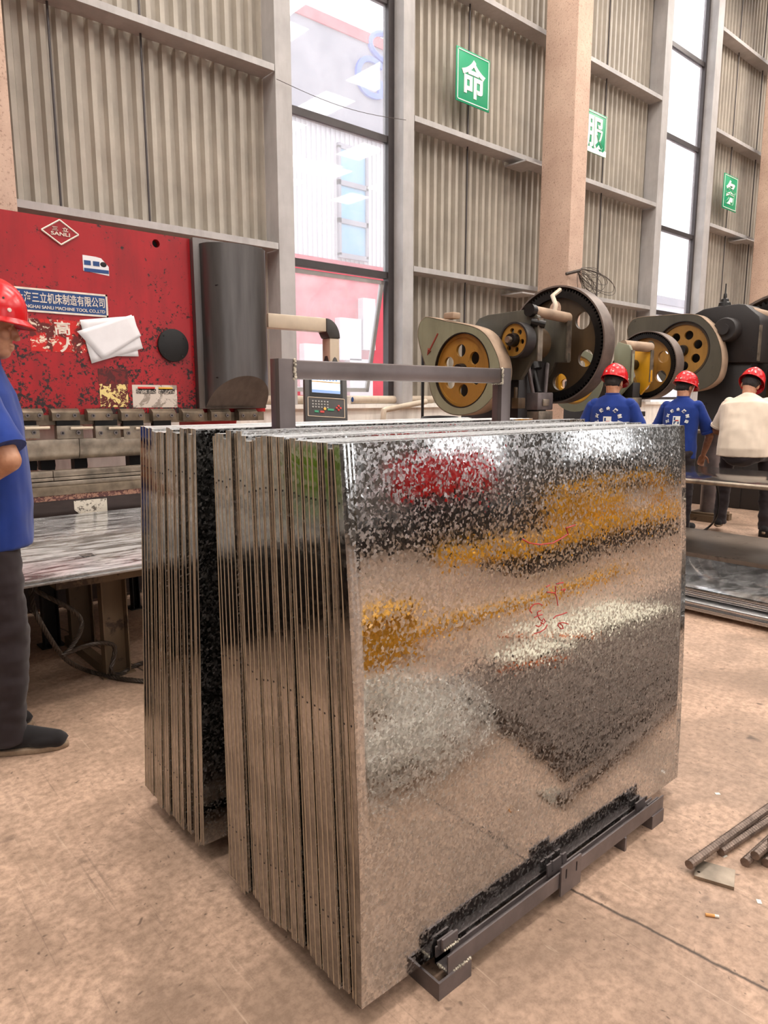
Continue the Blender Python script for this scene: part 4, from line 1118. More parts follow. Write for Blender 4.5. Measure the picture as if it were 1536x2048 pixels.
uleg(206, 256, 1345, 'rust'); uleg(140, 186, 1288, 'rust'); uleg(86, 118, 1290, 'black'); uleg(262, 276, 1215, 'black')
MB().box(P(150, 1305, z=0).x, P(150, 1305, z=0).x + 0.05, 3.5, 4.1, 0, 0.05).build('floor_tie', M['rust'], tb)
for i in range(4):
    z = 0.603 + i * 0.0082
    o = MB().box(-1.5 - 0.01 * i, 2.62, ty0 + (0.012, 0.0, 0.006, 0.0)[i], 4.80, z, z + 0.0068 + (0.0008 if i == 3 else 0)).build('steel_sheet', M['galv_dirty'], bevel=0.001)
    tag(o, ['lowest steel sheet lying straight on the rusty trestle', 'second steel sheet up on the rusty trestle', 'steel sheet just under the stained top one on the trestle', 'stained grey top sheet with a small black sticker, before the red machine'][i], 'steel sheet', 'sheets on the trestle by the press brake')
q = P(175, 1110, z=TZ + 0.002)
tag(MB().box(q.x - 0.03, q.x + 0.03, q.y - 0.035, q.y + 0.035, 0.6365, 0.638).build('square_sticker', torn_sticker('black_speckled_sticker', C(120, 112, 104), C(48, 44, 42), 0.5, 60)), 'small black square sticker on the stained sheet', 'sticker')
# wire rope sling
def rope(pts, r=0.011, turn=0.035):
    P_ = [Vector(p) for p in pts]; fine = []
    for i in range(len(P_) - 1):
        p0, p1, p2, p3 = P_[max(0, i - 1)], P_[i], P_[i + 1], P_[min(len(P_) - 1, i + 2)]
        n = max(3, int((p2 - p1).length / 0.008))
        for k in range(n):
            t = k / n
            fine.append(0.5 * ((2 * p1) + (p2 - p0) * t + (2 * p0 - 5 * p1 + 4 * p2 - p3) * t * t + (3 * p1 - p0 - 3 * p2 + p3) * t ** 3))
    fine.append(P_[-1])
    mb = MB()
    for s_ in range(4):
        st = []; L = 0
        for i, p in enumerate(fine):
            d = (fine[min(i + 1, len(fine) - 1)] - fine[max(0, i - 1)]).normalized()
            if i: L += (p - fine[i - 1]).length
            u = d.cross(Vector((0.3, 0.2, 1))).normalized(); v = d.cross(u); a = 2 * PI * (L / (turn * 2.2) + s_ / 4)
            st.append(p + (u * math.cos(a) + v * math.sin(a)) * r * 0.55)
        mb.tube(st, r * 0.55, 6)
    return mb
MB().box(-1.3, 0.2, ty0 + 0.3, 4.4, 0.0, 0.56).build('added_dark_box', M['black'], tb, bevel=0.01)  # unseen black box added so the tray folds reflect something dark
rp = thing('wire_rope_sling', (1.1, 3.4, 0), 'twisted steel wire rope hanging under the trestle and trailing on the floor', 'rope')
Y1 = 3.28
pts = [P(60, 1175, y=3.42), P(68, 1216, y=3.36), P(84, 1250, y=3.34), P(106, 1286, y=3.35), P(126, 1313, y=3.38), P(150, 1331, y=3.42), P(180, 1343, z=0.016), P(210, 1351, z=0.012), P(240, 1357, z=0.012), P(285, 1362, z=0.012), P(320, 1365, z=0.012)]
rope(pts).build('rope_length', M['rope'], rp)
pts = [P(70, 1180, y=3.45), P(92, 1192, y=3.42), P(118, 1205, y=3.40), P(146, 1221, y=3.40), P(162, 1240, y=3.40), P(161, 1262, y=3.38), P(150, 1283, y=3.37), P(138, 1300, y=3.365), P(124, 1312, y=3.365)]
rope(pts).build('rope_eye', M['rope'], rp)
pts = [P(124, 1312, y=3.36), P(145, 1302, y=3.38), P(175, 1291, y=3.40), P(205, 1286, y=3.42), P(226, 1290, y=3.43), P(230, 1303, y=3.43), P(225, 1325, y=3.42), P(222, 1341, y=3.41), P(230, 1349, z=0.012), P(246, 1346, z=0.012), P(262, 1336, z=0.012), P(282, 1327, z=0.012), P(310, 1322, z=0.012)]
rope(pts).build('rope_eye', M['rope'], rp)

# ------------------------------------------------------------------ eccentric presses
def depth(p): return (Vector(p) - EYE).dot(_f)
def XM(x): return basis((x, 0, 0), (0, 1, 0), (0, 0, 1))
def flywheel(par, c, R, nh, hr, hd, mat='yellow', rim='yellow', a0=0.3, hub=0.17, thick=0.10):
    mb = MB(); outl = [circ(c.y, c.z, R * 0.97, 48)]
    for k in range(nh):
        a = a0 + 2 * PI * k / nh; outl.append(circ(c.y + hd * R * math.cos(a), c.z + hd * R * math.sin(a), hr * R, 20))
    mb.flat(outl, 0.03, XM(c.x + 0.03))
    fw = mb.build('flywheel', M[mat], par)
    MB().lathe([(R, 0), (R, thick), (R * 0.9, thick), (R * 0.9, 0.0), (R, 0)], c, 'x', 56).build('flywheel_rim', M[rim], fw)
    MB().lathe([(0.0, -0.05), (hub * R, -0.05), (hub * R * 1.15, 0.0), (hub * R * 1.15, 0.14), (0, 0.14)], c, 'x', 28).build('hub', M['grease'], fw)
    return fw
def big_gear(par, c, R, nh, hr, hd, a0, web='amber', wide=0.16, rimmat='gear_band'):
    outl = [circ(c.y, c.z, R * 0.84, 56)]
    for k in range(nh):
        a = a0 + 2 * PI * k / nh; outl.append(circ(c.y + hd * R * math.cos(a), c.z + hd * R * math.sin(a), hr * R, 24))
    gw = MB().flat(outl, 0.04, XM(c.x + 0.06)).build('gear_web', M[web], par)
    n = 96; pts = []
    for k in range(n):
        for f, rr in ((0.0, 0.905), (0.25, 0.945), (0.5, 0.945), (0.75, 0.905)):
            a = 2 * PI * (k + f) / n; pts.append((c.y + rr * R * math.cos(a), c.z + rr * R * math.sin(a)))
    MB().flat([pts, circ(c.y, c.z, R * 0.80, 56)], 0.10, XM(c.x + 0.05)).build('toothed_ring', M['grease'], gw)
    MB().lathe([(R, -0.02), (R, wide), (R * 0.985, wide), (R * 0.985, 0.11), (R * 0.93, 0.11), (R * 0.93, 0.105), (R * 0.972, 0.10), (R * 0.972, -0.02), (R, -0.02)], c, 'x', 72).build('gear_guard_band', M[rimmat], gw)
    MB().lathe([(0.0, -0.1), (R * 0.13, -0.1), (R * 0.17, -0.03), (R * 0.22, 0.0), (R * 0.22, 0.14), (0, 0.14)], c, 'x', 32).build('hub', M['grease'], gw)
    return gw
def guard(par, pxs, x, c, R, th, mat='green_paint'):
    poly = [(P(a, b_, x=x).y, P(a, b_, x=x).z) for a, b_ in pxs]
    n = len(poly); sm_ = []                                  # rounded outline
    for i in range(n):
        p0, p1, p2, p3 = (Vector(poly[(i + k) % n]) for k in (-1, 0, 1, 2))
        for t in (0, 0.25, 0.5, 0.75):
            sm_.append(tuple(0.5 * ((2 * p1) + (p2 - p0) * t + (2 * p0 - 5 * p1 + 4 * p2 - p3) * t * t + (3 * p1 - p0 - 3 * p2 + p3) * t ** 3)))
    g = MB().flat([sm_, circ(c.y, c.z, R, 48)], 0.012, XM(x + 0.006)).build('belt_guard', M[mat], par)
    mb = MB(); m = len(sm_)
    for i in range(m):
        a, b_ = sm_[i], sm_[(i + 1) % m]
        mb.quad((x, *a), (x + th, *a), (x + th, *b_), (x, *b_))
    bmesh.ops.remove_doubles(mb.bm, verts=mb.bm.verts, dist=1e-5)
    o = mb.build('guard_rim', M['dust_top'], g); md = o.modifiers.new('t', 'SOLIDIFY'); md.thickness = 0.008; md.offset = 0
    for f in o.data.polygons: f.use_smooth = True
    MB().lathe([(R, 0.0), (R, 0.05), (R - 0.01, 0.05), (R - 0.01, 0.0), (R, 0.0)], (x, c.y, c.z), 'x', 48).build('guard_lip', M['grease'], g)
    return g
def frame_plate(par, pxs, x, th, mat, name='frame_cheek', bev=0.006):
    return MB().prism([(P(a, b_, x=x).y, P(a, b_, x=x).z) for a, b_ in pxs], 'x', x, x + th).build(name, M[mat], par, bevel=bev)
# --- press A: nearest
pa = thing('eccentric_press', (5.7, 4.5, 0), 'nearest power press, with sage green guard, ochre flywheel and huge toothed wheel', 'machine')
XA = 5.08
cA = P(922, 741, x=XA + 0.03); RA = 74 / FPX * depth(cA)
flywheel(pa, cA, RA * 0.97, 6, 0.175, 0.55, a0=0.42)
gpx = [(230, 475), (480, 530), (700, 570), (870, 625), (985, 720), (1080, 880), (1140, 1050), (1150, 1220), (1100, 1420), (1000, 1570), (850, 1685), (650, 1730), (480, 1700), (350, 1600), (275, 1450), (235, 1270), (185, 1060), (130, 870), (100, 690), (125, 560), (170, 500)]
gA = guard(pa, [(820 + a / 6.4, 560 + b_ / 6.4) for a, b_ in gpx], XA, P(922, 741, x=XA), RA * 1.0, 0.17)
s0, s1 = P(876, 667, x=XA), P(860, 699, x=XA)
mb = MB().cyl(s0, s1, 0.010, 6); d = (s1 - s0).normalized(); mb.cyl(s1, s1 + d * 0.07, 0.028, 6, 0.001); mb.build('direction_arrow', M['arrow'], gA)
lid = P(904, 632, x=XA + 0.09)
MB().box(XA + 0.03, XA + 0.14, lid.y - 0.07, lid.y + 0.06, lid.z - 0.03, lid.z + 0.03).build('guard_lid', M['dust_top'], gA, bevel=0.012)
for x in (5.42, 5.95):
    frame_plate(pa, [(948, 652), (958, 637), (975, 630), (1010, 625), (1046, 620), (1062, 622), (1076, 632), (1076, 722), (1062, 722), (1040, 760), (1000, 760), (950, 760)] if x < 5.6 else [(1000, 660), (1020, 640), (1110, 632), (1134, 640), (1135, 725), (1110, 725), (1090, 760), (1040, 760)], x, 0.05, 'dark_green')
yb0 = P(1076, 680, x=5.42).y
MB().box(5.48, 5.94, yb0 + 0.25, yb0 + 1.0, 0.0, 1.75).build('press_body', M['press_dark'], pa, bevel=0.02)
MB().box(5.40, 6.04, yb0 + 0.15, yb0 + 1.3, 0, 0.12).box(5.44, 6.0, yb0 - 0.25, yb0 + 0.6, 0.12, 0.85).build('press_bed', M['press_dark'], pa, bevel=0.02)
a, b_ = P(1066, 622, x=5.44), P(1136, 636, x=5.99)
MB().cyl(a, b_, 0.05, 16).build('top_bar', M['dust_top'], pa)
MB().cyl(a - Vector((0.06, 0, -0.005)), a + Vector((0.0, 0, 0)), 0.06, 12).cyl(a + Vector((-0.05, -0.02, -0.10)), a + Vector((0.03, -0.12, -0.13)), 0.035, 10).build('bar_boss', M['grease'], pa)
for px, x in ((1076, 5.42), (1134.5, 5.95)):
    t, u = P(px, 636, x=x), P(px, 722, x=x)
    MB().box(x - 0.01, x + 0.06, t.y - 0.018, t.y - 0.004, u.z, t.z).build('steel_cheek_edge', M['steel'], pa)  # steel strip along the cheek's front edge
st = [P(1110, 622, x=5.85), P(1112, 610, x=5.86), P(1105, 592, x=5.9), P(1120, 580, x=6.05)]
MB().tube(st, 0.022, 8).build('guard_stay', M['cream_tube'], pa)
cp = P(1026.5, 680, x=5.26); Rp = 35.5 / FPX * depth(cp)
pl = flywheel(pa, cp, Rp, 6, 0.15, 0.55, mat='yellow', rim='press_dark', a0=0.2, hub=0.34, thick=0.13)
MB().cyl(cp + Vector((0.1, 0, 0)), cp + Vector((0.25, 0, 0)), 0.05, 14).build('shaft', M['grease'], pl)
MB().cyl(cp + Vector((-0.09, 0, 0)), cp + Vector((-0.03, 0, 0)), 0.03, 8).build('shaft_nut', M['steel'], pl)
cg = P(1109, 691, x=6.12); Rg = 115 / FPX * depth(cg)
big_gear(pa, cg, Rg, 6, 0.145, 0.63, math.radians(142), rimmat='gear_band')
MB().cyl((5.5, cg.y, cg.z), (6.15, cg.y, cg.z), 0.07, 16).lathe([(0.0, 0), (0.16, 0), (0.16, 0.16), (0, 0.16)], (5.68, cg.y, cg.z), 'x', 24).build('crankshaft', M['amber'], pa)
sx = P(1081, 800, x=5.72); yS = sx.y
mb = MB().box(5.62, 5.85, yS - 0.06, yS + 0.10, P(1081, 845, x=5.72).z - 0.12, P(1081, 822, x=5.72).z).build('tool_holder', M['steel'], pa, bevel=0.01)
MB().box(5.61, 5.86, yS - 0.05, yS + 0.14, P(1081, 820, x=5.72).z, P(1081, 785, x=5.72).z).build('slide', M['steel_dark'], pa, bevel=0.012)
MB().box(5.68, 5.78, yS - 0.065, yS - 0.05, P(1081, 812, x=5.72).z, P(1081, 798, x=5.72).z).build('slide_bolt', M['steel'], pa, bevel=0.012)
for s_ in (-1, 1):
    MB().limb([Vector((5.735 + s_ * 0.16, yS + 0.06, P(1081, 728, x=5.72).z)), Vector((5.735 + s_ * 0.10, yS + 0.03, P(1081, 785, x=5.72).z))], [0.022, 0.018], 8).build('guide_gib', M['steel_dark'], pa)
MB().cyl((5.735, yS + 0.04, P(1081, 785, x=5.72).z), (5.735, yS + 0.12, P(1081, 735, x=5.72).z), 0.035, 12).cyl((5.735, yS + 0.10, P(1081, 740, x=5.72).z), (5.735, yS + 0.2, cg.z), 0.08, 12).build('connecting_rod', M['grease'], pa)
q = P(1040, 800, x=5.45); MB().box(5.36, 5.47, q.y - 0.05, q.y + 0.03, q.z - 0.08, q.z + 0.02).cyl((5.38, q.y, q.z), (5.38, q.y, q.z + 0.12), 0.02, 8).build('clutch_lever', M['amber'], pa, bevel=0.006)
q = P(930, 720, x=5.3)
MB().box(5.28, 5.40, cA.y - RA * 0.85, cA.y + RA * 0.45, cA.z - RA * 0.9, cA.z + RA * 0.9).build('dark_backing', M['press_dark'], pa, bevel=0.02)  # dark block added behind the wheel so its holes look dark
# --- press B: smaller, behind
pb = thing('eccentric_press', (7.5, 4.6, 0), 'smaller middle power press with bright yellow web gear, behind two workers in blue', 'machine')
cB = P(1152, 760, x=7.0); RB_ = 49 / FPX * depth(cB)
flywheel(pb, cB, RB_, 6, 0.2, 0.6, a0=-0.25, mat='machine_yellow', rim='yellow')
cB0 = P(1152, 762, x=6.97); RO = 61 / FPX * depth(cB0)
gp = [(cB0.y + RO * math.cos(a), cB0.z + RO * math.sin(a)) for a in [2 * PI * k / 36 for k in range(36)]]
MB().flat([gp, circ(cB.y, cB.z, RB_ * 0.98, 40)], 0.012, XM(6.97)).build('belt_guard', M['green_paint'], pb)
for x, pxs in ((7.25, [(1228, 700), (1236, 684), (1258, 690), (1265, 705), (1263, 764), (1240, 790), (1228, 790)]), (7.68, [(1262, 720), (1270, 700), (1296, 692), (1302, 706), (1301, 762), (1280, 790)])):
    frame_plate(pb, pxs, x, 0.045, 'green_paint' if x < 7.5 else 'machine_yellow')
yb = P(1263, 730, x=7.25).y
MB().box(7.3, 7.67, yb + 0.18, yb + 0.9, 0, 1.6).build('press_body', M['press_dark'], pb, bevel=0.02)
a, b_ = P(1246, 690, x=7.27), P(1301, 695, x=7.72)
MB().cyl(a, b_, 0.055, 14).build('top_bar', M['dust_top'], pb)
for px, x in ((1263, 7.25), (1301.5, 7.68)):
    t, u = P(px, 700, x=x), P(px, 764, x=x)
    MB().box(x - 0.008, x + 0.053, t.y - 0.014, t.y - 0.003, u.z, t.z).build('steel_cheek_edge', M['steel'], pb)
cg2 = P(1290, 731, x=7.92); Rg2 = 67 / FPX * depth(cg2)
big_gear(pb, cg2, Rg2, 6, 0.17, 0.56, math.radians(155), web='yellow')
MB().cyl((7.3, cg2.y, cg2.z), (7.95, cg2.y, cg2.z), 0.06, 14).build('crankshaft', M['grease'], pb)
sx = P(1271, 800, x=7.45)
MB().box(7.36, 7.56, sx.y - 0.02, sx.y + 0.12, P(1271, 815, x=7.45).z, P(1271, 795, x=7.45).z).build('slide', M['steel'], pb, bevel=0.01)
MB().box(7.38, 7.54, sx.y, sx.y + 0.1, P(1271, 795, x=7.45).z, P(1271, 765, x=7.45).z).build('slide_upper', M['press_dark'], pb, bevel=0.01)
MB().box(7.33, 7.60, sx.y - 0.05, sx.y + 0.15, P(1271, 833, x=7.45).z, P(1271, 823, x=7.45).z).box(7.40, 7.44, sx.y, sx.y + 0.05, 0.3, P(1271, 833, x=7.45).z).build('tool_set', M['press_dark'], pb, bevel=0.006)
MB().box(7.2, 7.8, sx.y - 0.15, sx.y + 0.5, 0, 0.75).build('press_bed', M['press_dark'], pb, bevel=0.02)
# --- press C: tall dark one
pc_ = thing('eccentric_press', (9.3, 4.3, 0), 'tall grimy black power press with olive flywheel guard, beyond the worker in cream', 'machine')
XC = 8.88
cC = P(1365, 701, x=XC + 0.03); RC = 56 / FPX * depth(cC)
flywheel(pc_, cC, RC, 7, 0.16, 0.55, a0=0.1, mat='yellow', rim='amber')
gp = [(455, 470), (480, 400), (540, 366), (720, 350), (960, 340), (1060, 390), (1130, 480), (1172, 600), (1180, 710), (1150, 830), (1070, 900), (960, 930), (850, 930), (740, 870), (680, 780), (640, 690), (560, 620), (480, 560)]
guard(pc_, [(1136 + a / 3.84, 540 + b_ / 3.84) for a, b_ in gp], XC, cC, RC * 1.02, 0.17, 'dark_green')
MB().box(XC + 0.2, XC + 0.26, cC.y - RC * 0.9, cC.y + RC * 0.8, cC.z - RC * 0.9, cC.z + RC * 0.9).build('dark_backing', M['press_dark'], pc_, bevel=0.02)  # dark sheet added to keep daylight out of the flywheel holes
bp_ = [(80, 820), (250, 730), (500, 680), (900, 630), (1030, 640), (1290, 860), (1310, 960), (1252, 1722), (870, 1722), (500, 1722), (80, 1500)]
frame_plate(pc_, [(1380 + a / 9.308, 540 + b_ / 9.308) for a, b_ in bp_], 9.15, 0.42, 'press_dark', 'press_head', 0.012)
t, u = P(1519, 650, x=9.15), P(1514, 722, x=9.15)
MB().box(9.14, 9.19, t.y - 0.022, t.y - 0.004, u.z, t.z).build('steel_cheek_edge', M['steel'], pc_)
cc = P(1457, 660, x=9.10); r_ = 23.5 / FPX * depth(cc)
MB().lathe([(0, -0.16), (r_ * 0.45, -0.16), (r_ * 0.45, -0.12), (r_ * 0.9, -0.12), (r_, -0.10), (r_, 0.06), (0, 0.06)], cc, 'x', 36).build('bearing_cap', M['press_dark'], pc_)
q = P(1449, 612, x=9.3); hpx = depth(q) / FPX
MB().lathe([(0, 0), (12 * hpx, 0), (11 * hpx, 6 * hpx), (8 * hpx, 8 * hpx), (7 * hpx, 13 * hpx), (3.5 * hpx, 15 * hpx), (3 * hpx, 23 * hpx), (1.6 * hpx, 25 * hpx), (1.2 * hpx, 43 * hpx), (0, 43 * hpx)], q, 'z', 20).build('oil_cup', M['grease'], pc_)
y1, y0 = P(1396, 760, x=9.2).y, P(1500, 760, x=9.2).y
MB().box(9.2, 9.75, y0, y1, 0, u.z + 0.02).build('press_body', M['press_dark'], pc_, bevel=0.02)
MB().box(9.22, 9.9, y0 - 0.5, y1, 0, 0.85).build('press_bed', M['press_dark'], pc_, bevel=0.02)
cg3 = P(1572, 748, x=9.85); Rg3 = 163 / FPX * depth(cg3)
big_gear(pc_, cg3, Rg3, 6, 0.15, 0.6, 0.4, web='amber')
a, b_ = P(1500, 625, x=9.3), P(1560, 640, x=9.8)
MB().cyl(a, b_, 0.07, 14).build('top_bar', M['dust_top'], pc_)
# ------------------------------------------------------------------ people
def wrinkles(amp, f, seed=0.0, squash=(1, 1, 0.6)):
    def w_(co):
        p = Vector((co.x * f * squash[0] + seed, co.y * f * squash[1], co.z * f * squash[2]))
        return amp * (noise.noise(p) + 0.5 * noise.noise(p * 2.1))
    return w_
def hand_mb(mb, wrist, direction, palm_n, side, curl=0.6, s=1.0):
    """palm, four unequal bent fingers and a thumb from the palm's side"""
    d = Vector(direction).normalized(); n = Vector(palm_n); n = (n - d * n.dot(d)).normalized(); x = d.cross(n) * side
    w0 = Vector(wrist)
    R = Matrix((x, n, d)).transposed()
    mb.ellipsoid(w0 + d * 0.045 * s, (0.041 * s, 0.016 * s, 0.055 * s), R, 14, 10)
    mb.limb([w0 - d * 0.01, w0 + d * 0.04 * s], [0.026 * s, 0.026 * s], 10)
    for k, (off, L) in enumerate(((-0.030, 0.068), (-0.010, 0.078), (0.011, 0.072), (0.030, 0.056))):
        p = w0 + d * 0.088 * s + x * off * s; pts = [w0 + d * 0.06 * s + x * off * 0.8 * s, p]; dd = d.copy()
        for j, q in enumerate((0.45, 0.32, 0.23)):
            a = curl * (0.5 + 0.5 * j); dd = (d * math.cos(a * (j + 1) * 0.7) + n * math.sin(a * (j + 1) * 0.7)).normalized()
            p = p + dd * L * q * s; pts.append(p)
        mb.limb(pts, [0.010 * s, 0.0095 * s, 0.009 * s, 0.008 * s, 0.007 * s], 8)
    t0 = w0 + d * 0.03 * s - x * 0.030 * s
    mb.limb([t0, t0 + (d * 0.6 - x * 0.7 + n * 0.3) * 0.036 * s, t0 + (d * 1.25 - x * 0.85 + n * 0.7) * 0.05 * s], [0.014 * s, 0.012 * s, 0.009 * s], 8)

def person(loc, heading, label, height=1.68, lean=0.0, head_pitch=0.0, head_yaw=0.0, head_roll=0.0, elbows=None, wrists=None, feet=None, shirt='blue', hem=0.80, hair_len=1.0, back_print=False, voxel=0.006, strap=False, girth=1.0, palm=((0, 0, -1), (0, 0, -1)), collar=True, knees=None):
    r = thing('person', loc, label, 'person', 'workers in red hard hats', heading)
    S = height / 1.68
    def L(p, k=1.0):                                   # lean forward about the hips
        p = Vector(p) * S; hz = 0.90 * S
        if p.z <= hz: return p
        a = -lean * k * min(1, (p.z - hz) / (0.25 * S) * 0.6 + 0.4)
        q = p - Vector((0, 0, hz)); q = Matrix.Rotation(a, 3, 'X') @ q
        return q + Vector((0, 0, hz))
    feet = feet or [(-0.11, 0.0), (0.11, 0.02)]
    elbows = elbows or [(-0.235, -0.02, 1.12), (0.235, -0.02, 1.12)]
    wrists = wrists or [(-0.24, 0.10, 0.90), (0.24, 0.10, 0.90)]
    lr = Matrix.Rotation(-lean, 3, 'X')
    # body
    mb = MB()
    mb.loft([(L((0, 0, 0.86)), 0.15 * S, 0.10 * S), (L((0, 0, 1.0)), 0.14 * S, 0.095 * S, lr), (L((0, 0, 1.2)), 0.15 * S, 0.10 * S, lr), (L((0, -0.005, 1.34)), 0.15 * S, 0.085 * S, lr), (L((0, -0.01, 1.42)), 0.08 * S, 0.06 * S, lr)], 18)
    nk = L((0, -0.01, 1.42)); hc = L((0, 0.015, 1.575)) + Vector((0, 0.02 * math.sin(max(0, head_pitch)), -0.02 * max(0, head_pitch)))
    mb.limb([nk, L((0, 0.0, 1.50))], [0.060 * S, 0.055 * S], 14)
    HR = Matrix.Rotation(head_yaw, 3, 'Z') @ Matrix.Rotation(head_roll, 3, 'Y') @ Matrix.Rotation(-head_pitch, 3, 'X')
    hp = lambda x, y, z: hc + HR @ (Vector((x, y, z)) * S)
    ell = lambda c, q, rot=None: mb.ellipsoid(hp(*c), tuple(v * S for v in q), HR @ (rot.to_matrix() if rot else Matrix.Identity(3)), 18, 12)
    ell((0, -0.012, 0.025), (0.074, 0.094, 0.090)); ell((0, 0.018, -0.035), (0.060, 0.068, 0.078)); ell((0, 0.045, -0.085), (0.038, 0.038, 0.026))
    ell((0, 0.066, 0.022), (0.054, 0.024, 0.016)); ell((0, 0.088, -0.012), (0.012, 0.016, 0.028), Euler((0.35, 0, 0))); ell((0, 0.099, -0.030), (0.0155, 0.013, 0.011))
    for s_ in (-1, 1):
        ell((s_ * 0.040, 0.058, -0.022), (0.022, 0.022, 0.022)); ell((s_ * 0.028, 0.076, 0.002), (0.013, 0.008, 0.007)); ell((s_ * 0.074, -0.008, -0.012), (0.010, 0.018, 0.032), Euler((0.15, 0, 0)))
        ell((s_ * 0.013, 0.096, -0.036), (0.007, 0.008, 0.006))
    ell((0, 0.083, -0.058), (0.024, 0.011, 0.007)); ell((0, 0.081, -0.070), (0.021, 0.011, 0.008))
    mb.limb([hp(0, -0.03, -0.05), nk], [0.055 * S, 0.058 * S], 12)
    hips = [Vector((-0.09, 0, 0.90)) * S, Vector((0.09, 0, 0.90)) * S]
    ank = []; kn = []
    for i in (0, 1):
        a = Vector((feet[i][0], feet[i][1], 0.08 + (feet[i][2] if len(feet[i]) > 2 else 0))) * S; k = Vector(knees[i]) * S if knees else hips[i].lerp(a, 0.52) + Vector((0, 0.025, 0)) * S
        mb.limb([hips[i], k, a], [0.072 * S, 0.05 * S, 0.036 * S], 12); ank.append(a); kn.append(k)
        mb.limb([a, a + Vector((0, 0.12, -0.045)) * S], [0.036 * S, 0.025 * S], 8)
    sh = [L((-0.172, -0.005, 1.365)), L((0.172, -0.005, 1.365))]
    el = [Vector(e) * S for e in elbows]; wr = [Vector(e) * S for e in wrists]
    for i in (0, 1):
        mb.limb([sh[i], el[i], el[i].lerp(wr[i], 0.4), wr[i]], [0.048 * S, 0.040 * S, 0.039 * S, 0.025 * S], 14)
        hand_mb(mb, wr[i], wr[i] - el[i], palm[i], 1 if i else -1, 0.6, S)
    body = organic(mb, 'body', M['skin'], r, voxel, 3)
    # hair under the helmet
    mb = MB()
    mb.ellipsoid(hp(0, -0.024, 0.022), (0.080 * S, 0.090 * S, 0.092 * S), HR, 20, 12); mb.ellipsoid(hp(0, -0.055, -0.02), (0.066 * S, 0.052 * S, 0.05 * S), HR, 16, 10)
    o = organic(mb, 'hair', M['hair'], r, 0.007, 2, wrinkles(0.002, 90))
    # shirt: torso and sleeves
    g = girth
    mb = MB()
    mb.loft([(L((0, 0.01, hem)), 0.188 * S * g, 0.132 * S * g), (L((0, 0.01, 0.92)), 0.188 * S * g, 0.140 * S * g), (L((0, 0.008, 1.05)), 0.180 * S * g, 0.132 * S * g, lr), (L((0, 0.0, 1.22)), 0.192 * S * g, 0.128 * S * g, lr), (L((0, -0.008, 1.34)), 0.196 * S * g, 0.110 * S * g, lr), (L((0, -0.012, 1.40)), 0.150 * S, 0.082 * S, lr), (L((0, -0.012, 1.45)), 0.072 * S, 0.066 * S, lr)], 28)
    for i in (0, 1):
        e2 = sh[i].lerp(el[i], 0.86)
        mb.ellipsoid(sh[i] + Vector((0.012 if i == 0 else -0.012, 0, 0.004)), (0.058 * S, 0.064 * S, 0.056 * S), None, 14, 10)
        sl = MB(); sl.ellipsoid(sh[i] + (e2 - sh[i]) * 0.08, (0.058 * S, 0.064 * S, 0.056 * S), None, 16, 10); sl.cyl(sh[i] + (e2 - sh[i]) * 0.05, e2, 0.058 * S, 20, 0.069 * S)
        organic(sl, 'sleeve', M[shirt], r, 0.008, 3, wrinkles(0.007, 11, loc[0] + i))
    sob = organic(mb, 'shirt', M[shirt], r, 0.008, 5, wrinkles(0.010, 8, loc[0] * 3))
    if collar:
        MB().lathe([(0.069 * S, 0.0), (0.066 * S, 0.035 * S), (0.060 * S, 0.036 * S), (0.062 * S, 0.0), (0.069 * S, 0.0)], L((0, -0.008, 1.435)), 'z', 26).build('collar', M[shirt], r, local=True)
    for i in (0, 1):
        e2 = sh[i].lerp(el[i], 0.86); e1 = sh[i].lerp(el[i], 0.80)
        MB().cyl(e1, e2 + (e2 - e1) * 0.15, 0.0735 * S, 20, 0.0735 * S).build('cuff', M[shirt], r, local=True)
    # trousers
    mb = MB()
    mb.loft([(Vector((0, 0.005, 0.80)) * S, 0.168 * S, 0.118 * S), (Vector((0, 0.005, 0.98)) * S, 0.160 * S, 0.112 * S)], 24)
    mb.ellipsoid(Vector((0, -0.03, 0.85)) * S, (0.165 * S, 0.12 * S, 0.11 * S), None, 20, 12)
    for i in (0, 1):
        mb.limb([hips[i] - Vector((0, 0, 0.03)), kn[i], ank[i] + Vector((0, -0.005, 0.05))], [0.098 * S, 0.076 * S, 0.062 * S], 18)
        mb.cyl(ank[i] + Vector((0, -0.005, 0.06)), ank[i] + Vector((0, 0.0, -0.045)), 0.062 * S, 18, 0.066 * S)
    organic(mb, 'trousers', M['trouser'], r, 0.009, 5, wrinkles(0.011, 8, loc[1] * 3, (1, 1, 1.9)))
    for i in (0, 1):
        fx_, fy_ = ank[i].x, ank[i].y; fz_ = ank[i].z - 0.08 * S; mb = MB()
        out_ = 0.03 * (1 if i else -1)
        mb.limb([Vector((fx_, fy_ - 0.045, 0.048)), Vector((fx_, fy_ + 0.05, 0.055)), Vector((fx_ + out_, fy_ + 0.165, 0.040))], [0.040, 0.046, 0.038], 14)
        mb.ellipsoid(Vector((fx_ + out_ * 0.8, fy_ + 0.13, 0.042)), (0.048, 0.08, 0.030), None, 16, 10); mb.ellipsoid(Vector((fx_, fy_ - 0.01, 0.07)), (0.042, 0.06, 0.045), None, 14, 10)
        for v in mb.bm.verts: v.co.z = max(0.012, v.co.z) + fz_
        so = organic(mb, 'shoe', M['shoe'], r, 0.007, 4)
        pts = []
        for q in range(28):
            a = 2 * PI * q / 28; t = (math.sin(a) + 1) / 2
            pts.append((fx_ + out_ * t * 0.9 + 0.047 * math.cos(a) * (0.85 + 0.15 * t), fy_ + 0.058 + 0.152 * math.sin(a)))
        MB().prism(pts, 'z', fz_, fz_ + 0.022).build('sole', M['sole'], so, local=True, bevel=0.005)
    # helmet: domed shell with ridge, brim, peak and vents
    mb = MB(); nu, nv = 48, 14; rows = []
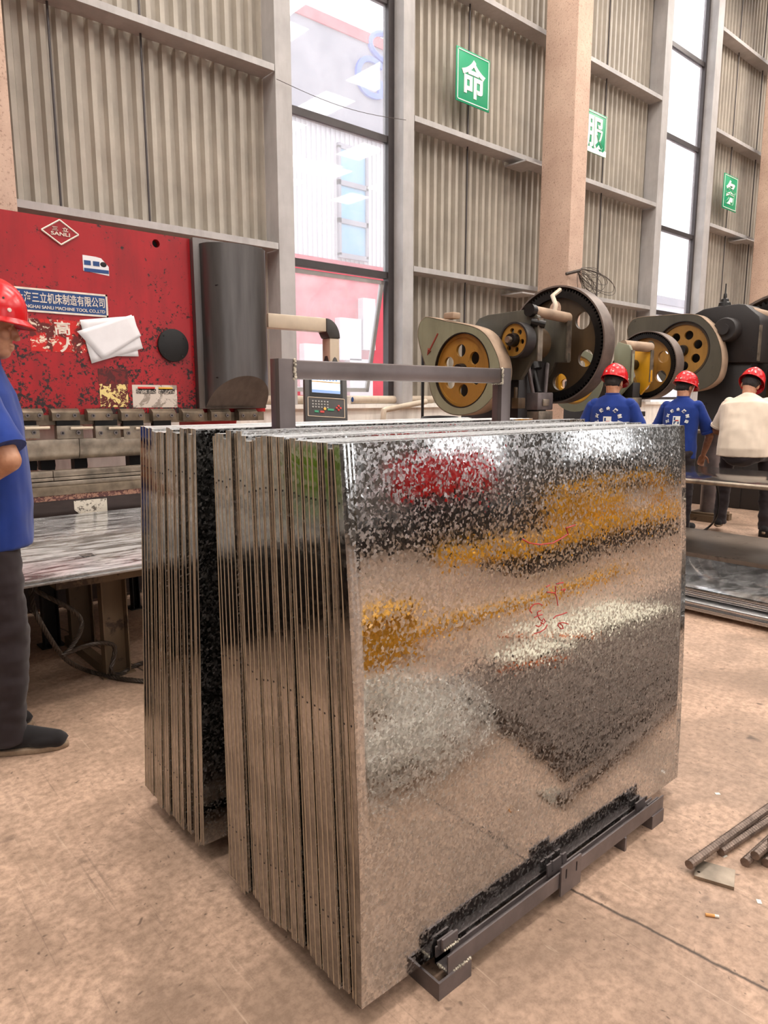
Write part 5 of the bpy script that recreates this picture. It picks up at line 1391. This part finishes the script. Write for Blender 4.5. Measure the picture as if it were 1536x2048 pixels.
    hrx, hry, hrz = 0.112, 0.138, 0.125
    for j in range(nv + 1):
        th = (PI / 2) * j / nv; row = []
        for i in range(nu):
            a = 2 * PI * i / nu; x, y = math.cos(a), math.sin(a)
            z = hrz * math.cos(th); q = math.sin(th) ** 0.85
            ridge = 0.007 * math.exp(-((x * q) / 0.22) ** 2) * (1 - (j / nv) ** 4)
            row.append(hp(x * q * hrx, y * q * hry - 0.005, 0.045 + z + ridge))
        rows.append(row)
    for wd, dz in ((1.0, -0.012), (1.16, -0.022), (1.165, -0.027)):
        row = []
        for i in range(nu):
            a = 2 * PI * i / nu; x, y = math.cos(a), math.sin(a)
            k = 1 + (wd - 1) * (0.45 + 0.9 * max(0, y) ** 1.5)
            row.append(hp(x * hrx * k, y * hry * k - 0.005, 0.045 + dz - (0.012 * max(0, y) if wd > 1 else 0)))
        rows.append(row)
    V = [[mb.bm.verts.new(p) for p in row] for row in rows]
    for A, B_ in zip(V[:-1], V[1:]):
        for i in range(nu): mb.bm.faces.new((A[i], A[(i + 1) % nu], B_[(i + 1) % nu], B_[i])).smooth = True
    bmesh.ops.remove_doubles(mb.bm, verts=mb.bm.verts, dist=1e-5)
    hm = mb.build('hard_hat', M['helmet'], r, local=True, smooth=True); md = hm.modifiers.new('t', 'SOLIDIFY'); md.thickness = 0.003; md.offset = -1
    def on_shell(a, el_):
        th = PI / 2 - el_; q = math.sin(th) ** 0.85; x, y = math.cos(a), math.sin(a)
        return Vector((x * q * hrx, y * q * hry - 0.005, 0.045 + hrz * math.cos(th)))
    mb = MB()
    for sd in (0, 1):
        for (a, e_) in ((0.15, 0.42), (0.32, 0.50), (-0.02, 0.50), (0.5, 0.42), (-0.2, 0.42), (0.15, 0.62), (0.35, 0.36)):
            aa = a if sd == 0 else PI - a; c = on_shell(aa, e_); nrm = Vector((c.x / hrx ** 2, (c.y + .005) / hry ** 2, (c.z - 0.045) / hrz ** 2)).normalized()
            mb.cyl(hp(*(c - nrm * 0.002)), hp(*(c + nrm * 0.0015)), 0.0042, 8)
    mb.build('vent', M['black'], hm, local=True)
    mb = MB()
    for a in (0.62, PI - 0.62, -PI / 2 - 0.28, -PI / 2 + 0.28):
        c = on_shell(a, 0.10); nrm = Vector((c.x, c.y, 0)).normalized()
        mb.cyl(hp(*(c - nrm * 0.003)), hp(*(c + nrm * 0.004)), 0.0075, 10)
    mb.build('rivet', M['white_plastic'], hm, local=True)
    mb = MB()
    pts = [hp(0.082 * math.cos(a), 0.097 * math.sin(a) - 0.012, 0.018) for a in [PI + PI * q / 16 for q in range(17)]]
    mb.tube(pts, 0.010, 8); mb.build('headband', M['black'], hm, local=True)
    if strap:
        mb = MB()
        for s_ in (-1, 1): mb.tube([hp(s_ * 0.098, 0.02, 0.03), hp(s_ * 0.083, 0.025, -0.03), hp(s_ * 0.055, 0.045, -0.085), hp(0, 0.05, -0.115)], 0.005, 6)
        mb.build('chin_strap', M['white_plastic'], hm, local=True)
    if back_print:
        # lettering wrapped on the back of the shirt
        pr = MB(); dg = bpy.context.evaluated_depsgraph_get()
        def back(u, v):
            p0 = L((u, 0, v)); hit, co, nrm, _ = sob.ray_cast(p0 + Vector((0, -0.6, 0)), Vector((0, 1, 0)))
            return co if hit else p0 + Vector((0, -0.13, 0))
        for i, ch in enumerate('三兴铁金属制造'):
            a = math.radians(200 - 220 * i / 6); u, v = 0.105 * math.cos(a), 1.235 + 0.095 * math.sin(a)
            c = back(u, v); rot = a - PI / 2
            xd = Vector((math.cos(rot), 0, math.sin(rot))); yd = Vector((-math.sin(rot), 0, math.cos(rot)))
            e1 = back(u + 0.01, v) - back(u - 0.01, v); e2 = back(u, v + 0.01) - back(u, v - 0.01)
            nx = e1.cross(e2).normalized()
            xd = (e1.normalized() * math.cos(rot) + e2.normalized() * math.sin(rot)); yd = nx.cross(xd)
            text_mb(pr, ch, 0.036, 0.036, basis(c + nx * 0.005, xd, yd), 0.003, 0.03)
        pr.build('back_lettering', M['sign_white'], sob, local=True)
        e1 = (back(0.03, 1.21) - back(-0.03, 1.21)); e2 = (back(0, 1.24) - back(0, 1.17)); nx = e1.cross(e2).normalized()
        bm_ = basis(back(0, 1.21) + nx * 0.006, e1, e2)
        em = MB().box(-0.036, 0.036, -0.046, 0.046, -0.001, 0.0015, bm_).build('emblem', M['sign_white'], sob, local=True)
        MB().box(-0.026, -0.012, 0.004, 0.034, 0.001, 0.003, bm_).box(-0.026, -0.014, -0.036, -0.008, 0.001, 0.003, bm_).box(0.014, 0.026, -0.036, -0.010, 0.001, 0.003, bm_).box(-0.026, 0.0, -0.018, -0.008, 0.001, 0.003, bm_).build('emblem_strokes', M['plate_blue'], em, local=True)
        MB().box(-0.012, 0.022, -0.004, 0.006, 0.001, 0.0032, bm_).build('emblem_bar', M['btn_red'], em, local=True)
    return r
# worker by the press brake, in profile, hands clasped behind
m0 = P(22, 1482, z=0)
person((m0.x, m0.y, 0), math.radians(-22 - 90), 'man in blue polo and dark trousers in profile by the red machine, hands behind him', 1.78, lean=0.035,
       head_pitch=0.10, head_yaw=0.12, elbows=[(-0.26, -0.03, 1.12), (0.275, 0.12, 1.115)], wrists=[(-0.10, -0.18, 0.99), (0.15, -0.09, 0.985)], feet=[(-0.09, -0.13), (0.09, 0.02)],
       hem=0.78, voxel=0.0045, palm=((0, -1, 0.1), (0, -1, 0.1)), girth=0.98)
def stand(px, py_top, d, height): 
    q = EYE + ray(px, py_top) * (d / ray(px, py_top).dot(_f)); return q
q = stand(1227, 727, 6.3, 0)
person((q.x, q.y, 0), math.radians(16 - 90), 'worker in blue uniform shirt seen from behind, under the huge gear of the nearest press', q.z - 0.055, lean=0.06, head_pitch=0.35, head_yaw=-0.15,
       elbows=[(-0.27, 0.04, 1.10), (0.27, 0.05, 1.10)], wrists=[(-0.18, 0.28, 1.02), (0.20, 0.28, 1.00)], back_print=True)
q = stand(1366, 742, 7.2, 0)
person((q.x, q.y, 0), math.radians(6 - 90), 'worker in blue uniform shirt whose face turns aside, white chin strap showing', q.z - 0.05, lean=0.12, head_pitch=0.30, head_yaw=-0.35,
       elbows=[(-0.27, 0.08, 1.10), (0.27, 0.16, 1.04)], wrists=[(-0.15, 0.30, 0.98), (0.17, 0.30, 0.83)], back_print=True, strap=True)
q = P(1482, 915, z=0.82)
person((q.x, q.y, -0.015), math.radians(14 - 90), 'worker in a cream T-shirt sitting on the far edge of the dark steel table', 1.70, lean=0.34, head_pitch=0.62, head_yaw=-0.1, head_roll=0.18,
       elbows=[(-0.28, 0.24, 1.07), (0.32, 0.26, 1.07)], wrists=[(-0.16, 0.46, 1.0), (0.22, 0.44, 0.98)], shirt='cream', hem=0.835, girth=1.22, collar=False, knees=[(-0.17, 0.40, 0.85), (0.17, 0.40, 0.85)], feet=[(-0.21, 0.40, 0.07), (0.22, 0.36, 0.05)])
# ------------------------------------------------------------------ right-hand side: steel table, pedestal, sheet piles
TZ2 = 0.75
e0 = P(1370, 957, z=TZ2)
tx0 = e0.x; tx1 = 6.70
dt = thing('steel_table', (tx0 + 0.6, 2.4, 0), 'dark smooth steel-topped table under the seated worker in cream', 'table')
MB().box(tx0, tx1, 0.6, 3.84, TZ2 - 0.035, TZ2).build('tabletop', M['table_top'], dt, bevel=0.012)
MB().cyl((tx0 + 0.004, 0.6, TZ2 - 0.018), (tx0 + 0.004, 3.84, TZ2 - 0.018), 0.019, 14).build('edge_tube', M['steel'], dt)
for x, y in ((tx0 + 0.35, 3.05), (tx1 - 0.1, 3.5), (tx0 + 0.35, 0.8), (tx1 - 0.1, 0.8)):
    MB().box(x, x + 0.012, y - 0.06, y + 0.06, 0.066, TZ2 - 0.035).box(x + 0.012, x + 0.06, y - 0.06, y - 0.048, 0.066, TZ2 - 0.035).build('leg', M['steel'], dt)
q = P(1402, 1045, z=0); q = q + Vector((0.24, 0.02, 0)); top = P(1402, 868, y=q.y).z
pd = thing('pipe_pedestal', (q.x, q.y, 0), 'round dark pipe pedestal with square foot plates behind the steel table', 'stand')
MB().cyl((q.x, q.y, 0.05), (q.x, q.y, top), 0.105, 28).build('pipe', M['steel_dark'], pd)
MB().box(q.x - 0.22, q.x + 0.22, q.y - 0.26, q.y + 0.26, top, top + 0.03).build('top_plate', M['steel'], pd, bevel=0.004)
MB().box(q.x - 0.16, q.x + 0.16, q.y - 0.16, q.y + 0.16, 0.075, 0.10).box(q.x - 0.18, q.x - 0.1, q.y - 0.18, q.y + 0.18, 0, 0.075).box(q.x + 0.1, q.x + 0.18, q.y - 0.18, q.y + 0.18, 0, 0.075).build('foot_plate', M['rust'], pd)
cpts = [P(1431, 960, y=3.0), P(1436, 985, y=3.0), P(1437, 1010, y=3.02), P(1432, 1035, y=3.05), P(1420, 1052, z=0.03), P(1400, 1066, z=0.012), P(1385, 1078, z=0.012), P(1362, 1090, z=0.012)]
sm_ = []
for i in range(len(cpts) - 1):
    p0, p1, p2, p3 = cpts[max(0, i - 1)], cpts[i], cpts[i + 1], cpts[min(len(cpts) - 1, i + 2)]
    for t in (0, .25, .5, .75): sm_.append(0.5 * ((2 * p1) + (p2 - p0) * t + (2 * p0 - 5 * p1 + 4 * p2 - p3) * t * t + (3 * p1 - p0 - 3 * p2 + p3) * t ** 3))
tag(MB().tube(sm_, 0.011, 8).build('black_cable', M['black']), 'black cable hanging under the steel table and lying on the floor', 'cable')
s0 = P(1368, 1117, z=0)
tag(MB().box(s0.x, s0.x + 1.15, 0.7, 3.6, 0, 0.065).build('thick_steel_plate', M['slab'], bevel=0.006), 'thick grimy steel plate flat on the floor behind the sheet pile', 'steel plate')
x = P(1520, 1074, z=0.0)
tag(MB().box(x.x, x.x + 0.12, x.y - 0.5, x.y + 0.02, 0, 0.07).build('floor_bar', M['black'], bevel=0.004), 'short black steel bar on the floor beyond the thick plate', 'bar')
# pile of galvanised sheets low on the floor
x0 = P(1370, 1213, z=0.045).x
for j in range(3):
    y = 0.8 + 0.75 * j
    tag(MB().box(x0 + 0.12, x0 + 0.9, y, y + 0.06, 0, 0.035).build('timber_bearer', M['wood'], bevel=0.003), ['timber bearer at the near end under the zinc sheet pile', 'middle timber bearer under the zinc sheet pile', 'timber bearer at the far end under the zinc sheet pile'][j], 'timber', 'bearers under the sheet pile')
n = 12; z = 0.035
rs = random.Random(9)
for i in range(n):
    th = 0.0062; gap = 0.0035 if i != 5 else 0.022
    dx = rs.uniform(-0.012, 0.012) + (0.05 if i >= 6 else 0.0); dy = rs.uniform(-0.02, 0.02)
    o = MB().box(x0 + dx, x0 + 0.90 + dx, 0.55 + dy, 2.50 + dy, z, z + th).box(x0 + dx, x0 + dx + 0.004, 0.55 + dy, 2.50 + dy, z - 0.003, z + th).build('zinc_sheet', M['galv_pile'] if i == n - 1 else M['galv_top'], bevel=0.001)
    lab = 'top zinc sheet of the low floor pile, showing blurred window reflections' if i == n - 1 else '%s zinc sheet from the bottom of the low pile beside the steel plate' % ORD[i]
    tag(o, lab, 'steel sheet', 'zinc sheets in the low floor pile')
    z += th + gap
# ------------------------------------------------------------------ reinforcing bars by the camera's right
def rebar_mesh(L=4.2, r=0.0118):
    mb = MB(); n = int(L / 0.006); ns = 10; rings = []
    for i in range(n + 1):
        xx = L * i / n; row = []
        for k in range(ns):
            a = 2 * PI * k / ns
            rr = r + (0.0022 if (i % 2 == 0 and abs(math.cos(a)) > 0.25) else 0.0) + (0.0012 if abs(math.cos(a)) < 0.15 else 0)
            row.append(mb.bm.verts.new((xx, rr * math.cos(a), rr * math.sin(a))))
        rings.append(row)
    for A, B_ in zip(rings[:-1], rings[1:]):
        for k in range(ns): mb.bm.faces.new((A[k], A[(k + 1) % ns], B_[(k + 1) % ns], B_[k]))
    mb.bm.faces.new(rings[0][::-1]); mb.bm.faces.new(rings[-1])
    bmesh.ops.recalc_face_normals(mb.bm, faces=mb.bm.faces)
    me = bpy.data.meshes.new('rebar'); mb.bm.to_mesh(me); mb.bm.free(); me.materials.append(M['rebar']); return me
RM = rebar_mesh()
def put_bar(p, q, label, group='steel reinforcing bars beside the rack'):
    o = bpy.data.objects.new('reinforcing_bar', RM); COL.objects.link(o)
    d = (Vector(q) - Vector(p)).normalized(); o.location = p
    o.rotation_euler = d.to_track_quat('X', 'Z').to_euler()
    return tag(o, label, 'steel bar', group)
b1 = P(1378, 1731, z=0.028)
put_bar((b1.x, b1.y, 0.030), P(1540, 1614, z=0.034), 'lone ribbed steel bar whose end lies over the holed square plate')
b2 = P(1441, 1704, z=0.014)
put_bar((b2.x, b2.y, 0.014), P(1540, 1640, z=0.016), 'ribbed steel bar lying just behind the lone bar near the square plate')
rs = random.Random(21)
NB = 0
for layer in range(3):
    for i in range(30 - layer * 4):
        y = P(1500, 1716, z=0).y - 0.005 - 0.043 * i - 0.02 * layer
        xs_ = 2.10 + 0.34 * min(1.0, max(0, (0.73 - y) / 0.9)) + rs.uniform(-0.03, 0.03) + 0.02 * layer
        z = 0.0135 + 0.024 * layer
        yaw = rs.uniform(-0.004, 0.004) - 0.04
        put_bar((xs_, y, z), (xs_ + 1, y + math.tan(yaw), z), 'ribbed steel bar in the bundle lying beside the rack')
# square plate, butt, scraps
sq = [P(*c, z=0.012) for c in ((1384, 1749), (1403, 1720), (1469, 1742), (1464, 1769))]
c = sum(sq, Vector()) / 4; xd = ((sq[3] - sq[0]) + (sq[2] - sq[1])).normalized(); yd = Vector((-xd.y, xd.x, 0)); yd = yd if yd.dot(sq[1] - sq[0]) > 0 else -yd
Wd = (sq[3] - sq[0]).length; Hd = (sq[1] - sq[0]).dot(yd)
mb = MB(); mb.flat([[(-Wd / 2, -Hd / 2), (Wd / 2, -Hd / 2), (Wd / 2, Hd / 2), (-Wd / 2, Hd / 2)], circ(-Wd * 0.40, -Hd * 0.22, 0.0045, 14)], 0.010, basis((c.x, c.y, 0.006), xd, yd))
tag(mb.build('square_plate', M['steel'], bevel=0.0), 'small grey square steel plate with a drilled corner hole on the floor', 'steel plate')
a, b_ = P(1411, 1829, z=0.004), P(1438, 1833, z=0.004)
cb = thing('cigarette_butt', tuple((a + b_) / 2), 'orange and white cigarette butt on the bare floor', 'cigarette butt')
m_ = a.lerp(b_, 0.68)
MB().cyl(a, m_, 0.0042, 12).build('filter', M['butt'], cb); MB().cyl(m_, b_, 0.0042, 12, 0.0038).build('paper', M['chip'], cb)
for (px, py, lab) in ((1435, 1588, 'tiny white chip on the floor past the far end of the rack'), (1448, 1712, 'tiny white chip under the lone ribbed bar'), (1518, 1804, 'tiny white chip near the frame edge beyond the cigarette butt')):
    q = P(px, py, z=0); mb = MB().box(-0.0085, 0.0085, -0.006, 0.006, 0, 0.002, Matrix.Translation(q) @ Matrix.Rotation(px, 4, 'Z') @ Matrix.Rotation(0.0, 4, 'X'))
    tag(mb.build('white_chip', M['chip']), lab, 'scrap', 'white chips on the floor')
# ------------------------------------------------------------------ by the window wall
# lagged pipe on the ledge, a stay pipe, a thin rod, a cup
a, b_ = P(560, 803, y=6.70), P(848, 803, y=6.70)
tag(MB().cyl((3.6, 6.86, 1.372), (6.9, 6.86, 1.372), 0.05, 16).build('lagged_pipe', M['pipe_white']), 'dusty white lagged pipe lying along the window ledge', 'pipe')
a, b_, c = P(766, 838, y=6.5), P(768, 820, y=6.5), P(852, 803, y=6.5)
tag(MB().tube([Vector((a.x, a.y, 0.0)), a, b_, b_.lerp(c, 0.06) , c], 0.035, 10).build('bent_pipe', M['pipe_white']), 'cream bent pipe rising by the ledge under the tall window', 'pipe')
q = P(846, 700, y=6.2)
tag(MB().cyl((q.x, 6.2, 0.0), (q.x, 6.2, q.z), 0.018, 10).build('thin_rod', M['black']), 'thin dark upright rod standing behind the rack handle', 'rod')
q = P(703, 805, y=6.83)
cu = thing('paper_cup', (q.x, 6.83, 1.32), 'white paper cup with a blue flower mark on the window ledge', 'cup')
hz = P(703, 793, y=6.83).z
MB().lathe([(0.0, 0), (0.035, 0), (0.048, hz - 1.32), (0.045, hz - 1.32), (0.033, 0.006), (0, 0.006)], (q.x - 0.05, 6.83, 1.32), 'z', 20).build('cup_body', M['chip'], cu)
MB().ellipsoid((q.x - 0.02, 6.785, 1.32 + (hz - 1.32) * 0.6), (0.02, 0.004, 0.032)).build('flower_mark', M['plate_blue'], cu)
q = P(603, 795, y=6.6)
tag(MB().cyl((q.x, 6.84, 1.32), (q.x, 6.84, 1.32 + 0.11), 0.035, 16).build('yellow_pipe_cap', M['btn_yellow'], bevel=0.006), 'small yellow pipe cap on the ledge beside the control panel', 'pipe cap')  # pipe cap drawn as a plain cylinder resting on the ledge
# office chair behind the rack
q = EYE + ray(880, 836) * (5.6 / ray(880, 836).dot(_f))
ch = thing('office_chair', (q.x, q.y, 0), 'black chair whose rounded back just shows over the tray stack', 'chair', None, math.radians(-48))
mb = MB(); pts = []
for i in range(13):
    t = -1 + 2 * i / 12; pts.append((t, i))
V = []
zt_ = q.z + 0.02
for j in range(7):
    zz = zt_ - 0.42 + 0.42 * j / 6; wd = 0.235 * (1 - 0.45 * max(0, (j - 4) / 2) ** 2)
    V.append([mb.bm.verts.new((wd * t, 0.05 * t * t - 0.02, zz - 0.022 * (t * t) * (j / 6))) for t, _ in pts])
for A, B_ in zip(V[:-1], V[1:]):
    for i in range(12): mb.bm.faces.new((A[i], A[i + 1], B_[i + 1], B_[i])).smooth = True
o = mb.build('backrest', M['shoe'], ch, local=True); md = o.modifiers.new('t', 'SOLIDIFY'); md.thickness = 0.05; md.offset = 0
MB().box(-0.025, 0.025, -0.05, -0.02, 0.5, zt_ - 0.2).build('back_post', M['black'], ch, local=True)
MB().box(-0.23, 0.23, -0.48, -0.02, 0.46, 0.53).build('seat', M['shoe'], ch, local=True, bevel=0.03)
MB().cyl((0, -0.25, 0.08), (0, -0.25, 0.46), 0.028, 14).build('gas_post', M['black'], ch, local=True)
for k in range(5):
    a = 2 * PI * k / 5
    MB().cyl((0, -0.25, 0.09), (0.28 * math.cos(a), -0.25 + 0.28 * math.sin(a), 0.05), 0.02, 8, 0.014).ellipsoid((0.28 * math.cos(a), -0.25 + 0.28 * math.sin(a), 0.03), (0.03, 0.03, 0.03), None, 10, 8).build('leg', M['black'], ch, local=True)
# ------------------------------------------------------------------ things behind the photographer that the zinc reflects
wc = thing('wire_coil', (1.75, -0.15, 0), 'loose coil of bright steel wire seen only as a reflection in the zinc', 'wire')
mb = MB(); rw = random.Random(2)
for k in range(46):
    R1 = rw.uniform(0.30, 0.60); cx_, cy_ = 1.76 + rw.uniform(-0.10, 0.10), -0.22 + rw.uniform(-0.10, 0.10); z_ = rw.uniform(0.01, 0.20); ph = rw.uniform(0, 6)
    pts = [(cx_ + R1 * math.cos(t), cy_ + R1 * 0.92 * math.sin(t), max(0.006, z_ + 0.05 * math.sin(2 * t + ph))) for t in [2 * PI * q / 40 for q in range(40)]]
    mb.tube(pts, 0.006, 5, True)
mb.build('wire_loops', M['wire'], wc)
for (cx_, cy_, L_, W_, a_, lab) in ((3.2, -0.32, 0.5, 0.30, 0.15, 'small pale board on the reinforcing bars'), (4.0, -0.45, 1.15, 0.55, 0.12, 'long pale board on the reinforcing bars')):
    tag(MB().box(-L_ / 2, L_ / 2, -W_ / 2, W_ / 2, 0.088, 0.096, Matrix.Translation((cx_, cy_, 0)) @ Matrix.Rotation(a_, 4, 'Z')).build('pale_board', M['board'], bevel=0.002), lab, 'board', 'pale boards on the bars')
for (a, b_, lab) in (((3.35, -0.72, 0.10), (3.62, -0.12, 0.10), 'orange stick between the pale boards'), ((2.75, -0.2, 0.10), (3.15, -0.02, 0.10), 'orange stick before the small pale board')):
    tag(MB().cyl(a, b_, 0.012, 8).build('orange_stick', M['orange']), lab, 'stick', 'orange sticks on the bars')
tag(MB().box(2.05, 3.0, -1.40, -1.12, 0, 0.34).box(2.0, 3.05, -1.45, -1.05, 0.34, 0.37).build('yellow_beam', M['machine_yellow'], bevel=0.01), 'yellow steel lifting beam on the floor behind the wire coil', 'beam')
tag(MB().box(3.1, 6.2, -1.50, -1.42, 0, 0.10).build('yellow_rail', M['machine_yellow'], bevel=0.01), 'low yellow rail on the floor past the reinforcing bars', 'rail')
ym = thing('yellow_straightening_machine', (7.4, -2.9, 0), 'yellow framed machine on the far side of the reinforcing bars', 'machine')
MB().box(6.2, 9.6, -3.4, -2.6, 0.0, 0.25).build('base', M['press_dark'], ym, bevel=0.02)
MB().box(4.8, 9.4, -2.7, -2.55, 0.28, 0.50).build('side_beam', M['machine_yellow'], ym, bevel=0.01)
for b in ((6.7, 6.85, -2.75, -2.6, 0.5, 1.05), (9.0, 9.15, -2.75, -2.6, 0.5, 1.05), (6.7, 9.15, -2.75, -2.6, 0.96, 1.06)): MB().box(*b).build('frame_bar', M['machine_yellow'], ym, bevel=0.01)
MB().box(7.4, 8.3, -3.1, -2.62, 0.5, 0.86).build('gear_box', M['machine_yellow'], ym, bevel=0.02)
rc = thing('red_cabinet', (7.1, -4.75, 0), 'red headed tool cabinet beside the yellow framed machine', 'cabinet')
MB().box(6.6, 7.7, -5.0, -4.5, 0.1, 1.1).build('lower_body', M['press_dark'], rc, bevel=0.015)
MB().box(6.3, 8.0, -5.0, -4.5, 1.1, 1.75).build('body', M['red_clean'], rc, bevel=0.015)
for x in (6.65, 7.18): MB().box(x, x + 0.47, -4.51, -4.485, 0.15, 1.05).build('door', M['press_dark'], rc, bevel=0.008)
gm = thing('dark_lathe', (7.0, -7.0, 0), 'long dark machine across the hall, seen in the zinc', 'machine')
MB().box(3.0, 12.0, -7.4, -6.6, 0, 0.7).build('bed', M['press_dark'], gm, bevel=0.03)
MB().box(3.2, 5.2, -7.5, -6.5, 0.7, 1.5).build('headstock', M['dark_green'], gm, bevel=0.04)
MB().box(9.0, 10.0, -7.3, -6.7, 0.7, 1.2).build('tailstock', M['dark_green'], gm, bevel=0.04)
gb = thing('green_reflection_prop', (-2.2, 5.4, 0), 'unseen lime green stand-in for greenery reflected in the zinc trays', 'stand-in')  # added stand-in for greenery, there to tint the tray folds by reflection
MB().loft([((-2.2, 5.4, 0.02), 0.24, 0.24), ((-2.2, 5.4, 0.85), 0.30, 0.30)], 24).build('prop_body', M['leaf'], gb)
MB().lathe([(0.31, 0.85), (0.32, 0.87), (0.25, 0.93), (0, 0.95)], (-2.2, 5.4, 0), 'z', 24).build('lid', M['leaf'], gb)
